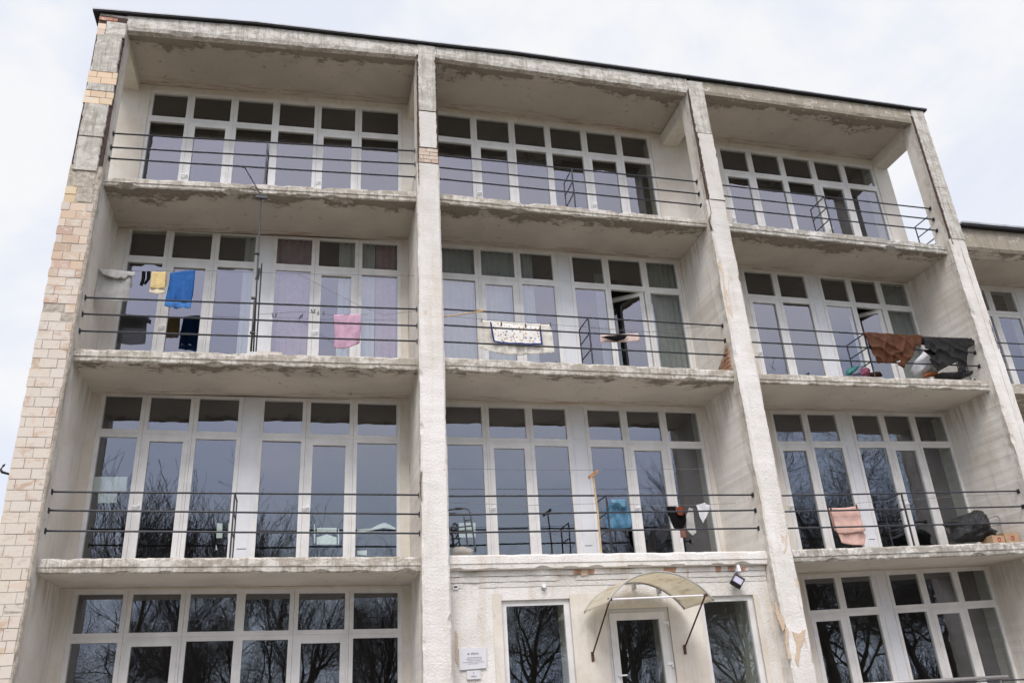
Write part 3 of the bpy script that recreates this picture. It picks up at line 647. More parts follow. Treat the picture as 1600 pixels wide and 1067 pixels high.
def puff(name, px, Y, depth, mat, seed=0, crum=.02, sp=.03, parent=None):
    """a soft stuffed bag: outline in the plane y = Y, swollen to both sides and crumpled"""
    poly = [(p.x, p.z) for p in (at(u, v, Y) for u, v in px)]; vs, fs = tri(poly, sp, seed); mb = MB()
    ds = [edist(v, poly) for v in vs]; mx = max(ds)
    for s in (-1, 1):
        n = len(mb.v)
        for (x, z), d in zip(vs, ds):
            t = min(1, d/mx); c = crum*(nz(x*6, z*6, seed+s)+.9*abs(nz(x*9, z*13, seed+3))+.35*abs(nz(x*26, z*20, seed+6)))*(1 if d > 1e-4 else 0)
            mb.v.append(Vector((x, Y+s*depth*math.sqrt(max(0, 1-(1-t)**2))+c, z)))
        for f in fs: mb.f.append(tuple(n+i for i in (f if s < 0 else reversed(f)))); mb.m.append(0); mb.c.append(None)
    cx = sum(p[0] for p in poly)/len(poly); return mb.build(name, mat, parent, True, None if parent else (cx, Y, min(p[1] for p in poly)))

c_grey = m_cloth('thin_grey_cotton', (.56,.55,.52), .08, .30); c_greyt = m_cloth('grey_cotton', (.50,.49,.46)); c_black = m_cloth('black_knit', (.012,.012,.013))
c_yel = m_cloth('yellow_terry', (.70,.55,.27)); c_yelp = m_cloth('pale_yellow_terry', (.78,.70,.52)); c_blue = m_cloth('blue_terry', (.042,.135,.37)); c_bluep = m_cloth('bright_blue_hem', (.075,.21,.48)); c_pink = m_cloth('pink_terry', (.62,.40,.50))
c_sheet = m_cloth('cream_linen', (.78,.74,.66)); c_salmon = m_cloth('salmon_cotton', (.74,.50,.42)); c_ltblue = m_cloth('light_blue_cotton', (.10,.22,.33), .35); c_white = m_cloth('white_cotton', (.74,.74,.76))
c_rose = m_cloth('pale_rose_cotton', (.70,.55,.49)); c_red = m_cloth('rust_red_wool', (.20,.06,.035), .3); c_brownw = m_cloth('brown_wool', (.20,.10,.08), .3)
def m_leather(name, col):
    t = NT(name); n = t.noise(5, 6, .7, None, .8); c = t.mix(t.step(n, .35, .65), tuple(k*.7 for k in col), col)
    return t.done(c, .68, t.bump(t.noise(9, 3, .5, t.scale((1,1,.6)), 1.0), .35, .03), 0, .18)
c_brown = m_leather('brown_leather', (.085,.031,.012)); c_dark = m_leather('charcoal_coat', (.016,.015,.014))
t = NT('black_polythene'); p_black = t.done((.012,.012,.013), .32, t.bump(t.noise(14, 5, .6, None, 2.0), 1.0, .03), 0, .5)
t = NT('white_polythene'); p_white = t.done((.72,.73,.75), .4, t.bump(t.noise(14, 5, .6, None, 2.0), .9, .03), 0, .5)
t = NT('floral_print')
v = t.vor(17, out='Distance'); vc = t.vor(17, out='Color'); sx = t.n('ShaderNodeSeparateColor'); t.put(sx.inputs[0], vc)
hue = t.mix(t.step(sx.outputs[0], .45, .5), (.16,.20,.30), (.50,.33,.20)); nn = t.noise(60, 3, .7)
spot = t.step(t.m('ADD', v, t.m('MULTIPLY', nn, .35)), .55, .42); c = t.mix(spot, (.80,.77,.71), hue)
v2 = t.vor(34); c = t.mix(t.m('MULTIPLY', t.step(v2, .26, .2), .8), c, (.35,.30,.22)); fl_mat = t.done(c, .95)
lab = tag

# -- second storey from the top, left balcony: washing
Z2 = lambda p: zoomed(p, 140, 400, 6.667)
o = cloth('cloth', Z2([(70,160),(100,132),(470,176),(432,240),(410,470),(240,478),(50,455)]), .70, c_grey, .05, 3, .003, 7, back=.5)
lab(o, 'thin grey see-through cloth bunched over the line at the far left', 'laundry')
cloth('gathered_hem', Z2([(88,130),(200,140),(310,152),(476,172),(468,215),(405,206),(370,240),(320,226),(290,238),(220,226),(130,188)]), .655, c_greyt, .03, 5, .012, 12, parent=o)
o = cloth('sock', Z2([(545,163),(584,163),(578,235),(552,310),(520,304),(540,240)]), .68, c_black, .01, 6, .012, sp=.02); lab(o, 'black sock hanging beside the thin grey cloth', 'sock')
o = cloth('sock', Z2([(598,163),(638,163),(634,232),(585,302),(562,290),(594,238)]), .68, c_black, .01, 7, .012, sp=.02); lab(o, 'black sock hanging right beside the yellow towel', 'sock')
o = cloth('towel', Z2([(650,166),(800,168),(796,215),(786,345),(630,342),(645,210)]), .68, c_yel, .045, 8, .007, back=.7); lab(o, 'small yellow towel with pale hem pegged beside the blue one', 'towel')
cloth('towel_hem', Z2([(630,340),(787,343),(780,388),(700,396),(621,385)]), .68, c_yelp, .02, 8, .007, parent=o)
o = cloth('towel', Z2([(840,176),(960,160),(1100,150),(1088,270),(1060,490),(785,468),(820,300)]), .68, c_blue, .065, 9, .007, 8, back=.75); lab(o, 'bright blue towel hanging on the line above the railing', 'towel')
cloth('towel_hem', Z2([(786,468),(1060,488),(1052,545),(900,541),(778,520)]), .68, c_bluep, .065, 9, .007, 8, parent=o)
Z5 = lambda p: zoomed(p, 405, 470, 9.143)
o = cloth('towel', Z5([(1065,200),(1280,195),(1450,190),(1455,400),(1432,600),(1370,640),(1200,690),(1065,665),(1082,480)]), .45, c_pink, .06, 10, .007, 7, back=.6); lab(o, 'pink towel folded over a line behind the railing', 'towel')
def line(name, pts, label, r=.0036):
    mb = MB(); P = [at(u, v, Y) if not isinstance(u, str) else None for u, v, Y in pts]; mb.tube(P, r, 4); return lab(mb.build(name, m_line, None, loc=P[0]), label, 'clothesline')
m_line = m_plain('washing_line', (.16,.16,.17), .6, .1, 5, bump=0)
line('clothesline', [(139,421,.70),(230,424,.68),(305,422.5,.68),(470,428,.66),(651,431,.66)], 'thin washing line carrying the blue and yellow towels')
line('clothesline', [(464,427,.66),(560,477,.5),(600,492,.45),(651,486,.42)], 'thin slack washing line sloping down to the pink towel')
line('clothesline', [(405,491,.45),(470,487,.45),(520,492,.45),(575,491,.45)], 'washing line carrying the pink towel and dark pegs')
peg0 = None
def peg(u, v, Y, label, tilt=0):
    global peg0
    P = at(u, v, Y)
    if peg0 is None:
        mb = MB(); mb.hexa([(-.013,-.006,-.05),(-.004,-.006,-.05),(-.004,.006,-.05),(-.013,.006,-.05),(-.009,-.006,.03),(-.001,-.006,.03),(-.001,.006,.03),(-.009,.006,.03)])
        mb.hexa([(.004,-.006,-.05),(.013,-.006,-.05),(.013,.006,-.05),(.004,.006,-.05),(.001,-.006,.03),(.009,-.006,.03),(.009,.006,.03),(.001,.006,.03)])
        peg0 = o = mb.build('clothes_peg', M['black'])
    else: o = peg0.copy(); C.objects.link(o)
    o.location = P; o.rotation_euler = (0, R(tilt), 0)
    return lab(o, label, 'clothes peg', 'dark clothes pegs on the washing lines')
for i, (x, y, tl) in enumerate([(190,190,-15),(240,190,10),(590,215,20),(615,200,15),(750,135,-18),(790,135,12),(845,160,5),(920,160,-8)]):
    (u, v), = Z5([(x, y)]); peg(u, v+1, .45, 'loose dark peg clipped to the line left of the pink towel', tl)
Z3 = lambda p: zoomed(p, 730, 470, 5.714)
for x, y, tl in [(130,165,6),(210,195,-4),(305,195,6),(520,210,4),(652,225,5),(742,205,0)]:
    (u, v), = Z3([(x, y)]); peg(u, v+1, .49, 'dark peg holding the cream sheet or floral towel', tl)
o = cloth('sheet', Z3([(122,172),(430,195),(742,214),(748,240),(780,465),(540,480),(440,486),(280,470),(180,440),(98,418),(112,300)]), .56, c_sheet, .06, 12, .004, 8, back=.7); lab(o, 'cream sheet hanging behind the floral towel', 'laundry')
o = cloth('towel', Z3([(205,192),(430,214),(655,236),(674,388),(520,388),(380,378),(234,364)]), .50, fl_mat, .03, 13, .006, 6); lab(o, 'white floral towel with dark blue border pegged over a cream sheet', 'towel')
c_navy = m_cloth('navy_border', (.03,.06,.22))
cloth('border', Z3([(203,190),(216,193),(246,358),(380,370),(520,379),(662,379),(645,235),(658,236),(677,392),(520,391),(380,381),(232,368)]), .485, c_navy, .03, 13, .004, 6, sp=.02, parent=o)
line('clothesline', [(694,493,.55),(753,499,.53),(860,507,.53),(1000,517,.56),(1069,522,.56)], 'thin washing line carrying the cream sheet and floral towel')
line('clothesline', [(920,512,.6),(1000,520,.6),(1128,507,.4)], 'thin pale washing line rising to the cracked right-hand fin')
o = cloth('cloth', Z3([(1188,300),(1360,296),(1520,290),(1547,318),(1530,364),(1360,368),(1190,372)]), .60, c_rose, .02, 14, .006, 8); lab(o, 'pale rose cloth on the line behind a small black garment', 'laundry')
o = cloth('garment', Z3([(1196,328),(1250,314),(1435,308),(1402,340),(1330,366),(1288,350)]), .56, c_black, .02, 15, .010, 8); lab(o, 'small black garment lying over the pale rose cloth', 'laundry')
mb = MB(); a, b_ = at(690,495.5,.16), at(755,486,.20); mb.tube([a, a.lerp(b_,.5), b_], .014, 7); mb.tube([b_-Vector((.10,0,-.012)), b_+Vector((.02,0,.01))], .02, 6)
lab(mb.build('wooden_stick', M['wood'], None, loc=a), 'wooden stick poking out from the fin at the top rail', 'stick')
P = at(402,549.5,.28); Q = at(441,553,.28); zs_ = SL[0,3][0](P.x)
mb = MB(); mb.hexa([(P.x,.18,zs_),(Q.x,.18,zs_),(Q.x,.32,zs_),(P.x,.32,zs_),(P.x,.18,zs_+.06),(Q.x,.18,zs_+.045),(Q.x,.32,zs_+.045),(P.x,.32,zs_+.06)])
lab(mb.build('board', M['pier'], None, loc=(P.x,.25,zs_)), 'pale board lying on the slab edge at the antenna mast', 'board')

# -- antenna
base = at(396,549,.17); top = at(408,305,.09)
m_agal = m_plain('dull_pole', (.05,.05,.053), .55, .2, 20, metal=.3)
ant = thing('antenna', base, 'thin dark antenna pole with small aerial rising in front of the wide white panel', 'antenna')
mb = MB(); mb.tube([base, base.lerp(top,.5), top], .0135, 8); mb.tube([base+Vector((-.04,.0,.0)), at(398,470,.15)], .017, 8); mb.build('pole', m_agal, ant, True)
mb = MB()
for u, v, Y in ((395.5,520,.16),(397.5,466,.15),(402,396,.12)): q = at(u, v, Y); mb.box(q.x-.05, q.x+.035, Y-.03, Y+.03, q.z-.014, q.z+.014)
mb.build('clamp', m_agal, ant)
mb = MB(); b0, b1 = at(408,306,.08), at(382,261,.02); mb.tube([b0, b1], .011, 6); q = b0.lerp(b1,.12)
mb.tube([q+Vector((-.16,-.02,.05)), q+Vector((-.11,-.02,.09)), q+Vector((.06,.0,.03)), q+Vector((.05,0,-.01)), q+Vector((-.12,-.02,.03)), q+Vector((-.16,-.02,.05))], .007, 5)
for k, l in ((.0,.13),(.97,.05)): q = b0.lerp(b1,k); mb.tube([q+Vector((-l,-.02,-.02)), q+Vector((l,.02,.03))], .008, 5)
q = b0; mb.box(q.x-.09, q.x+.11, .05, .10, q.z-.06, q.z-.01); mb.build('aerial', m_agal, ant)
mb = MB(); a, b_ = at(400,549,.20), at(409,412,.20); mb.tube([a, b_], .013, 6); q = at(405,428,.19); mb.hexa([(q.x-.06,.17,q.z-.12),(q.x-.0,.17,q.z-.12),(q.x-.0,.19,q.z-.12),(q.x-.06,.19,q.z-.12),(q.x-.02,.17,q.z+.10),(q.x+.03,.17,q.z+.10),(q.x+.03,.19,q.z+.10),(q.x-.02,.19,q.z+.10)])
lab(mb.build('broom_stick', M['black'], None, loc=a), 'thin black stick leaning beside the antenna pole', 'stick')

# -- second storey from the top, right balcony
Z4 = lambda p: zoomed(p, 1310, 500, 6.957)
o = cloth('jacket', Z4([(285,133),(420,140),(560,148),(700,158),(800,165),(862,158),(906,178),(890,292),(852,272),(820,335),(800,400),(735,470),(706,526),(638,490),(668,442),(600,460),(500,468),(430,466),(390,400),(330,250)]), .19, c_brown, .07, 20, .012, 4, sp=.02, wr=1.2, diag=.06, back=.6); lab(o, 'shiny brown jacket draped over the railing with a sleeve hanging', 'jacket'); 
o = cloth('coat', Z4([(915,185),(1030,183),(1150,190),(1300,197),(1400,196),(1470,226),(1468,272),(1402,312),(1398,420),(1392,560),(1300,582),(1292,452),(1180,505),(1080,562),(1040,500),(978,432),(1062,370),(1000,328),(940,312)]), .19, c_dark, .06, 21, .014, 4, sp=.02, wr=1.2, diag=.045, back=.6); lab(o, 'dark charcoal coat draped over the railing beside the brown jacket', 'coat')
o = puff('plastic_bag', Z4([(930,345),(1060,350),(1060,420),(1090,540),(1060,592),(940,612),(830,602),(800,540),(850,425)]), .62, .18, p_white, 22, .06, .022); lab(o, 'bulging white plastic bag behind the dark coat', 'bag')
o = puff('cloth_bundle', Z4([(915,625),(950,580),(1060,555),(1080,610)]), .45, .08, m_cloth('orange_cloth', (.36,.13,.06)), 23, .02, .02); lab(o, 'crumpled orange cloth on the slab below the white bag', 'cloth')
o = puff('plastic_bag', Z4([(1030,628),(1100,575),(1240,568),(1330,555),(1450,552),(1445,600),(1330,645),(1130,640)]), .42, .12, p_black, 24, .03, .02); lab(o, 'black bag lying on the slab under the dark coat', 'bag')
o = puff('plastic_bag', Z4([(84,600),(95,540),(140,512),(225,500),(205,545),(150,600)]), .55, .08, m_plain('teal_plastic', (.03,.17,.155), .4, .2), 25, .02, .02); lab(o, 'small teal bag at the foot of the divider rail', 'bag')
o = puff('plastic_bag', Z4([(140,602),(215,520),(258,498),(245,604)]), .50, .07, m_plain('mauve_cloth', (.13,.12,.17), .7, .2), 26, .02, .02); lab(o, 'small dull mauve bag between the teal bag and the pink roll', 'bag')
o = puff('cloth_bundle', Z4([(236,604),(240,525),(318,520),(346,552),(335,606)]), .48, .07, m_cloth('pink_fabric', (.34,.11,.17), .4), 27, .02, .02); lab(o, 'small crumpled pink and grey bundle on the slab edge', 'cloth')
o = puff('cloth_bundle', Z4([(325,610),(350,568),(430,562),(475,612)]), .50, .08, m_cloth('brown_fabric', (.09,.045,.03), .4), 28, .02, .02); lab(o, 'small dark brown heap below the brown jacket', 'cloth')
q = at(1310+1468/6.957, 500+618/6.957, .3)
cart = thing('shopping_trolley', (q.x-.05, .4, SL[2,3][0](q.x)), 'folded trolley with pale grey wheels beside the fin under the coat', 'trolley')
def torus(mb, c, r0, r1, ax='y', n=20):
    for i in range(n):
        pass
    rings = []
    for i in range(n+1):
        a = 2*math.pi*i/n; rings.append([(c[0]+(r0+r1*math.cos(b))*math.cos(a), c[1]+r1*math.sin(b), c[2]+(r0+r1*math.cos(b))*math.sin(a)) for b in [k*math.pi/3 for k in range(6)]])
    mb.loft(rings, cap=False)
for dx, yy in ((0,.3),(-.13,.55)):
    mb = MB(); torus(mb, (q.x+dx, yy, SL[2,3][0](q.x)+.062), .046, .014); wh = mb.build('wheel', M['zinc'], cart, True); mb = MB(); mb.tube([(q.x+dx, yy-.015, SL[2,3][0](q.x)+.062), (q.x+dx, yy+.015, SL[2,3][0](q.x)+.062)], .016, 8); mb.build('hub', M['black'], wh)
mb = MB(); zc = SL[2,3][0](q.x)+.06; mb.tube([(q.x,.31,zc),(q.x-.13,.55,zc)], .008, 6); mb.tube([(q.x-.03,.36,zc),(q.x-.02,.36,zc+.5),(q.x-.10,.52,zc+.5),(q.x-.11,.52,zc)], .01, 6); mb.build('trolley_frame', M['rail'], cart)

# -- middle balcony, one storey above the entrance
Z6 = lambda p: zoomed(p, 900, 720, 7.114)
ps = [at(*p, Y) for p, Y in zip(Z6([(282,1030),(240,560),(186,135)]), (.20,.19,.16))]
post = thing('clothes_prop', ps[0], 'pale wooden prop with a short brown plank nailed across its top', 'clothes prop')
mb = MB(); mb.tube(ps, .016, 6); mb.build('post', M['wood'], post)
a, b_, c_, d_ = [at(*p, .13) for p in Z6([(140,165),(238,92),(250,125),(150,202)])]
mb = MB(); mb.hexa([a, d_, d_+Vector((0,.03,0)), a+Vector((0,.03,0)), b_, c_, c_+Vector((0,.03,0)), b_+Vector((0,.03,0))]); mb.build('plank', M['plank'], post)
o = cloth('cloth', Z6([(375,432),(555,425),(562,500),(600,560),(618,742),(450,757),(345,742),(330,600),(372,560)]), .70, c_ltblue, .06, 30, .006, 6, back=.6); lab(o, 'faded blue cloth hanging behind the divider rail', 'laundry')
cloth('fold', Z6([(385,428),(556,423),(563,498),(528,508),(470,470),(420,478),(392,470)]), .62, m_cloth('paler_blue_cotton', (.17,.33,.45), .2), .06, 36, .008, 8, parent=o, sp=.02)
o = cloth('garment', Z6([(1020,505),(1110,503),(1200,545),(1226,650),(1220,702),(1160,767),(1090,742),(1050,660),(1033,590)]), .60, c_black, .05, 31, .012, 7, back=.6); lab(o, 'black scarf like garment with red patch hanging on the line', 'laundry')
cloth('red_patch', Z6([(1105,516),(1195,504),(1212,560),(1182,612),(1140,602),(1110,560)]), .56, c_red, .03, 32, .010, 9, parent=o, sp=.02); cloth('fringe', Z6([(1152,758),(1224,735),(1220,858),(1190,850),(1166,852)]), .60, c_brownw, .04, 33, .010, 14, parent=o, sp=.02)
o = cloth('cloth', Z6([(1225,620),(1258,518),(1300,530),(1320,700),(1336,800),(1292,832),(1232,765)]), .66, c_greyt, .05, 34, .008, 16, sp=.02); lab(o, 'narrow crumpled grey white cloth beside the black garment', 'laundry')
o = cloth('cloth', Z6([(1335,490),(1430,464),(1492,500),(1480,560),(1442,642),(1405,692),(1370,620)]), .66, c_white, .05, 35, .008, 10, sp=.02); lab(o, 'small white cloth hanging to a point at the right end', 'laundry')
line('clothesline', [(704,785,.66),(830,789,.66),(952,786,.68),(1045,790,.62),(1150,786,.62)], 'thin washing line carrying the black and white laundry')
line('clothesline', [(704,732,.9),(830,734,.9),(980,734,.9),(1100,732,.9)], 'thin washing line strung high across the middle balcony windows')
ZW = lambda x, y, Y=.7: at(690+x/7.114, 720+y/7.114, Y)
m_dgal = m_plain('worn_grey_tube', (.10,.10,.105), .5, .2, 20, metal=.4)
wk = thing('walking_frame', ZW(290,1010), 'grey tubular walking frame standing on the balcony by the white fin', 'walking frame')
mb = MB(); mb.tube([ZW(70,545,.62), ZW(150,530,.62), ZW(260,525,.62), ZW(300,540,.62), ZW(320,580,.62), ZW(340,720,.62), ZW(372,960,.62), ZW(376,1010,.62)], .014, 7)
mb.tube([ZW(80,590,.95), ZW(240,588,.95), ZW(252,640,.95), ZW(270,780,.95), ZW(292,960,.95), ZW(296,1010,.95)], .013, 7)
mb.tube([ZW(258,665,.8), ZW(335,648,.8)], .012, 6); mb.tube([ZW(80,745,.8), ZW(200,735,.8), ZW(342,718,.8)], .012, 6); mb.tube([ZW(90,792,.9), ZW(260,776,.9), ZW(345,775,.7)], .011, 6)
mb.build('frame', m_dgal, wk, True)
mb = MB(); mb.tube([ZW(150,530,.615), ZW(222,527,.615)], .022, 8); mb.build('grip', M['black'], wk); mb = MB(); mb.tube([ZW(90,588,.945), ZW(165,586,.945)], .020, 8); mb.build('grip', M['black'], wk)
for x, y, Y in ((376,1012,.62),(296,1012,.95)): mb = MB(); p = ZW(x, y, Y); mb.tube([p, p+Vector((0,0,.07))], .019, 8); mb.build('rubber_foot', M['black'], wk)
ch = thing('folding_chair', ZW(160,1010,.75), 'dark metal chair with curled back behind the walking frame', 'chair')
mb = MB()
for pts in ([(125,960),(112,740),(130,700),(155,690),(180,712),(186,860),(210,950)], [(130,780),(160,745),(178,770),(150,800)], [(115,860),(210,862)], [(140,720),(160,700),(172,730),(150,748)], [(120,955),(190,900)], [(160,850),(190,790),(150,810)]):
    mb.tube([ZW(x, y, .8) for x, y in pts], .013, 6)
mb.build('frame', M['rail'], ch, True)
o = puff('cushion', [(690+x/7.114, 720+y/7.114) for x, y in [(100,1060),(108,975),(160,950),(240,948),(300,962),(355,985),(335,1045),(320,1060)]], .52, .12, m_cloth('grey_canvas', (.50,.47,.43)), 40, .015, .025, None); lab(o, 'crumpled pale grey cushion on the slab under the walking frame', 'cushion')

# -- right balcony one storey above the entrance
Z1 = lambda p: zoomed(p, 1230, 780, 6.957)
o = cloth('towel', Z1([(463,92),(540,94),(620,91),(770,70),(792,150),(826,300),(846,326),(830,350),(720,362),(640,372),(548,362),(520,280),(490,180)]), .34, c_salmon, .028, 50, .008, 6, back=.9); lab(o, 'salmon towel hanging down from the railing', 'towel')
cloth('towel_flap', Z1([(548,362),(640,372),(736,362),(828,350),(852,395),(846,470),(822,500),(720,496),(590,470)]), .37, c_salmon, .028, 51, .008, 7, parent=o)
for x, y in ((472,80),(752,62)): (u, v), = Z1([(x, y)]); peg(u, v+1, .33, 'dark peg holding a corner of the salmon towel')
Z7 = lambda p: zoomed(p, 1460, 780, 11.43)
o = puff('bin_bag', Z7([(175,412),(300,355),(420,302),(640,232),(700,195),(745,188),(800,222),(900,272),(932,380),(962,520),(1040,548),(1098,540),(1122,588),(1045,645),(1052,752),(700,765),(400,772),(325,720),(330,520),(250,445)]), .72, .26, p_black, 52, .075, .025); lab(o, 'large black bin bag slumped on the right balcony', 'bin bag')
ht = thing('hand_truck', at(1558,842,.8), 'grey tubular trolley handle standing behind the cardboard boxes', 'trolley')
mb = MB(); mb.tube([at(*p, .85) for p in Z7([(975,740),(960,480),(948,355),(985,325),(1108,294),(1145,315),(1165,345),(1190,480),(1212,610),(1225,740)])], .013, 7); mb.tube([at(*p, .85) for p in Z7([(962,480),(1185,455)])], .010, 6); mb.build('handle', M['galv'], ht, True)
def carton(pa, pb, Y, h, dep, label):
    a, b_ = at(*pa, Y), at(*pb, Y); z = SL[2,2][0](a.x)+.003; r = thing('cardboard_box', ((a.x+b_.x)/2, Y+dep/2, z), label, 'box')
    mb = MB(); mb.hexa([(a.x,Y,z),(b_.x,Y+.02,z),(b_.x,Y+dep,z),(a.x,Y+dep,z),(a.x,Y-.004,z+h),(b_.x,Y+.015,z+h-.01),(b_.x+.005,Y+dep,z+h),(a.x,Y+dep,z+h-.01)]); mb.build('carton', m_card, r)
    mb = MB(); cx = a.x+(b_.x-a.x)*.52; torus(mb, (cx, Y+.003, z+h*.58), .034, .009, n=14); mb.build('printed_ring', m_redp, r)
m_card = m_plain('cardboard', (.47,.31,.19), .85, .1, 8); m_redp = m_plain('red_print', (.45,.08,.06), .7, .1)
carton((1551,842), (1571,842), .45, .19, .3, 'small cardboard box with red ring mark nearest the bin bag'); carton((1571,842), (1594,842), .52, .245, .35, 'larger cardboard box with red ring mark next to the fin')
line('clothesline', [(1330,786,.6),(1412,781,.6),(1500,775,.5),(1596,770,.3)], 'thin white line running up to the right end of the rail', .003)

# -- curtains and furniture just behind the glass
def curtain(b, f, i0, f0, i1, f1, mat, label, Y=1.72, seed=0):
    e, bot, tr_, hd = UNITS[b,f]; X0 = e[i0][1]+(e[i0+1][0]-e[i0][1])*f0; X1 = e[i1][1]+(e[i1+1][0]-e[i1][1])*f1
    n = max(8, int((X1-X0)/.018)); rows = 7; mb = MB()
    for r in range(rows):
        t_ = r/(rows-1)
        for i in range(n+1):
            x = X0+(X1-X0)*i/n; z = bot(x)+.03+(hd(x)-.02-bot(x)-.03)*t_
            mb.v.append(Vector((x+.01*nz(x*3, t_*2, seed)*(1-t_), Y+.03*math.sin(x*2*math.pi/.13+1.6*nz(x*2.5, seed, 3)+seed)*(.6+.4*nz(x*3,seed))+.02*nz(x*5, t_*1.5, seed), z)))
    for r in range(rows-1):
        for i in range(n): k = r*(n+1)+i; mb.f.append((k, k+1, k+n+2, k+n+1)); mb.m.append(0); mb.c.append(None)
    return lab(mb.build('curtain', mat, None, True, ((X0+X1)/2, Y, bot(X0))), label, 'curtain')
cu_w = m_cloth('white_net', (.70,.71,.73), .04, .18); cu_p = m_cloth('dusky_pink_curtain', (.40,.26,.31), .12); cu_g = m_cloth('grey_net', (.42,.44,.42), .08, .2); cu_l = m_cloth('lace_net', (.66,.69,.72), .05, .28)
curtain(0,3,2,.66,2,1.0,cu_w,'narrow white curtain at the pane left of the antenna pole',seed=1)
curtain(0,3,3,0,3,1,cu_p,'dusky pink curtain filling the pane right of the antenna pole',seed=2)
curtain(0,3,4,.55,5,.4,cu_w,'white net curtain beside the pink one at the right',seed=3)
curtain(0,3,5,.42,5,1,cu_p,'dusky pink curtain at the pane beside the fin',seed=4)
curtain(1,3,0,0,1,1,cu_l,'pale net curtain behind the floral towel balcony panes',seed=5)
curtain(1,3,2,0,2,.45,cu_l,'pale net curtain drawn half across beside the infill panel',seed=6)
curtain(1,3,5,.15,5,1,cu_g,'grey net curtain right of the open balcony door',seed=7)
curtain(2,3,4,0,4,1,cu_g,'grey net curtain right of the dark open door by the jacket',seed=8)
curtain(1,3,4,.0,4,.25,cu_w,'white curtain edge showing inside the open balcony door',2.3,9)
mb = MB()
def board(name, px, Y, label, mat=None, th=.03):
    P = [at(u, v, Y) for u, v in px]; mb = MB(); mb.loft([[(p.x, Y, p.z) for p in P], [(p.x, Y+th, p.z) for p in P]])
    return lab(mb.build(name, mat or m_mint, None, loc=(P[0].x, Y, P[-1].z)), label, 'board')
m_mint = m_plain('pale_laminate', (.82,.86,.84), .5, .04, 3)
board('notice_board', [(138,767),(139,744.5),(199,744.5),(197,767)], 1.72, 'pale board standing inside the leftmost pane, the upper one'); board('notice_board', [(153,785),(153,767.3),(184,767.3),(182,785)], 1.74, 'smaller pale board below the upper one in the leftmost pane')
ZB = lambda p: zoomed(p, 330, 760, 5)
def headboard(parts, Y, label):
    P0 = at(*ZB([parts[0][0]])[0], Y); r = thing('bed', (P0.x, Y, P0.z), label, 'bed')
    for nm, pts in zip(('headboard', 'bedpost', 'bedpost', 'crest'), parts):
        P = [at(u, v, Y) for u, v in ZB(pts)]; mb = MB(); mb.loft([[(p.x, Y, p.z) for p in P], [(p.x, Y+.04, p.z) for p in P]]); mb.build(nm, m_mint, r)
headboard([[(825,450),(825,395),(860,385),(903,372),(945,385),(980,395),(980,450)], [(803,440),(803,290),(813,290),(813,440)], [(990,450),(990,330),(999,330),(999,450)], [(825,370),(825,322),(980,322),(980,370),(935,358),(903,346),(868,358)]], 1.72, 'white bed with arched headboard behind the door glass')
headboard([[(1140,362),(1140,333),(1250,326),(1300,300),(1345,283),(1362,283),(1410,305),(1440,322),(1440,335),(1350,318),(1240,345)], [(1140,530),(1140,500),(1216,496),(1216,535)]], 1.72, 'white bed with curved rail behind the pane beside the fin')
headboard([[(40,400),(45,286),(88,286),(85,400)], [(128,400),(133,286),(152,286),(150,400)], [(33,492),(38,450),(48,490)]], 1.72, 'white bed end with two slats left of the divider')
board('paper_sheet', [(717,839),(717,816.5),(743,816.5),(743,839)], 1.72, 'pale sheet inside the pane behind the walking frame', None, .01)
mb = MB()

# -- entrance: canopy, lights, plates, handrail
Yr = YW-.13
A, B_, K = at(912,957,Yr), at(1070,951,Yr), at(991,909,Yr)
yf = (atx(952,938,A.x).y + atx(1110,937,B_.x).y)/2
can = thing('door_canopy', ((A.x+B_.x)/2, Yr, (A.z+B_.z)/2), 'curved yellowish plastic canopy on rusty struts over the entrance door', 'canopy')
cx, hw, rise = (A.x+B_.x)/2, (B_.x-A.x)/2, K.z-(A.z+B_.z)/2; zb_ = (A.z+B_.z)/2
t = NT('yellowed_polycarbonate'); n1 = t.noise(2.5, 5, .6); cc = t.mix(t.step(n1,.35,.65), (.84,.80,.70), (.76,.71,.58)); n2 = t.noise(1, 5, .7, t.scale((14,1.5,14))); cc = t.mix(t.m('MULTIPLY', t.step(n2,.52,.7), .5), cc, (.34,.27,.16))
d = t.n('ShaderNodeBsdfDiffuse'); t.put(d.inputs[0], cc); tr_ = t.n('ShaderNodeBsdfTranslucent'); t.put(tr_.inputs[0], cc); mx_ = t.n('ShaderNodeMixShader'); mx_.inputs[0].default_value = .62; t.t.links.new(d.outputs[0], mx_.inputs[1]); t.t.links.new(tr_.outputs[0], mx_.inputs[2]); t.t.links.new(mx_.outputs[0], t.out.inputs[0]); m_poly = t.mat
Rr_ = (hw*hw+rise*rise)/(2*rise); a0 = math.asin(hw/Rr_); mb = MB()
for j in range(9):
    y = yf+(Yr+.0-yf)*j/8
    for i in range(41):
        a = -a0+2*a0*i/40; mb.v.append(Vector((cx+Rr_*math.sin(a), y, zb_-(Rr_-rise)+Rr_*math.cos(a)+.004*nz(a*6, y*3, 2))))
for j in range(8):
    for i in range(40): k = j*41+i; mb.f.append((k, k+1, k+42, k+41)); mb.m.append(0); mb.c.append(None)
solid(mb.build('canopy_sheet', m_poly, can, True), .008)
arc = lambda y, dr=0, n=28: [(cx+(Rr_+dr)*math.sin(-a0+2*a0*i/n), y, zb_-(Rr_-rise)+(Rr_+dr)*math.cos(-a0+2*a0*i/n)) for i in range(n+1)]
mb = MB(); mb.tube(arc(yf+.01,-.012), .010, 6); mb.build('arch_tube', M['zinc'], can, True); mb = MB(); mb.tube(arc(Yr-.01,-.012), .012, 6); mb.build('arch_tube', M['zinc'], can, True)
FL, FR = at(953,936,yf+.04), at(1102,929.5,yf+.04)
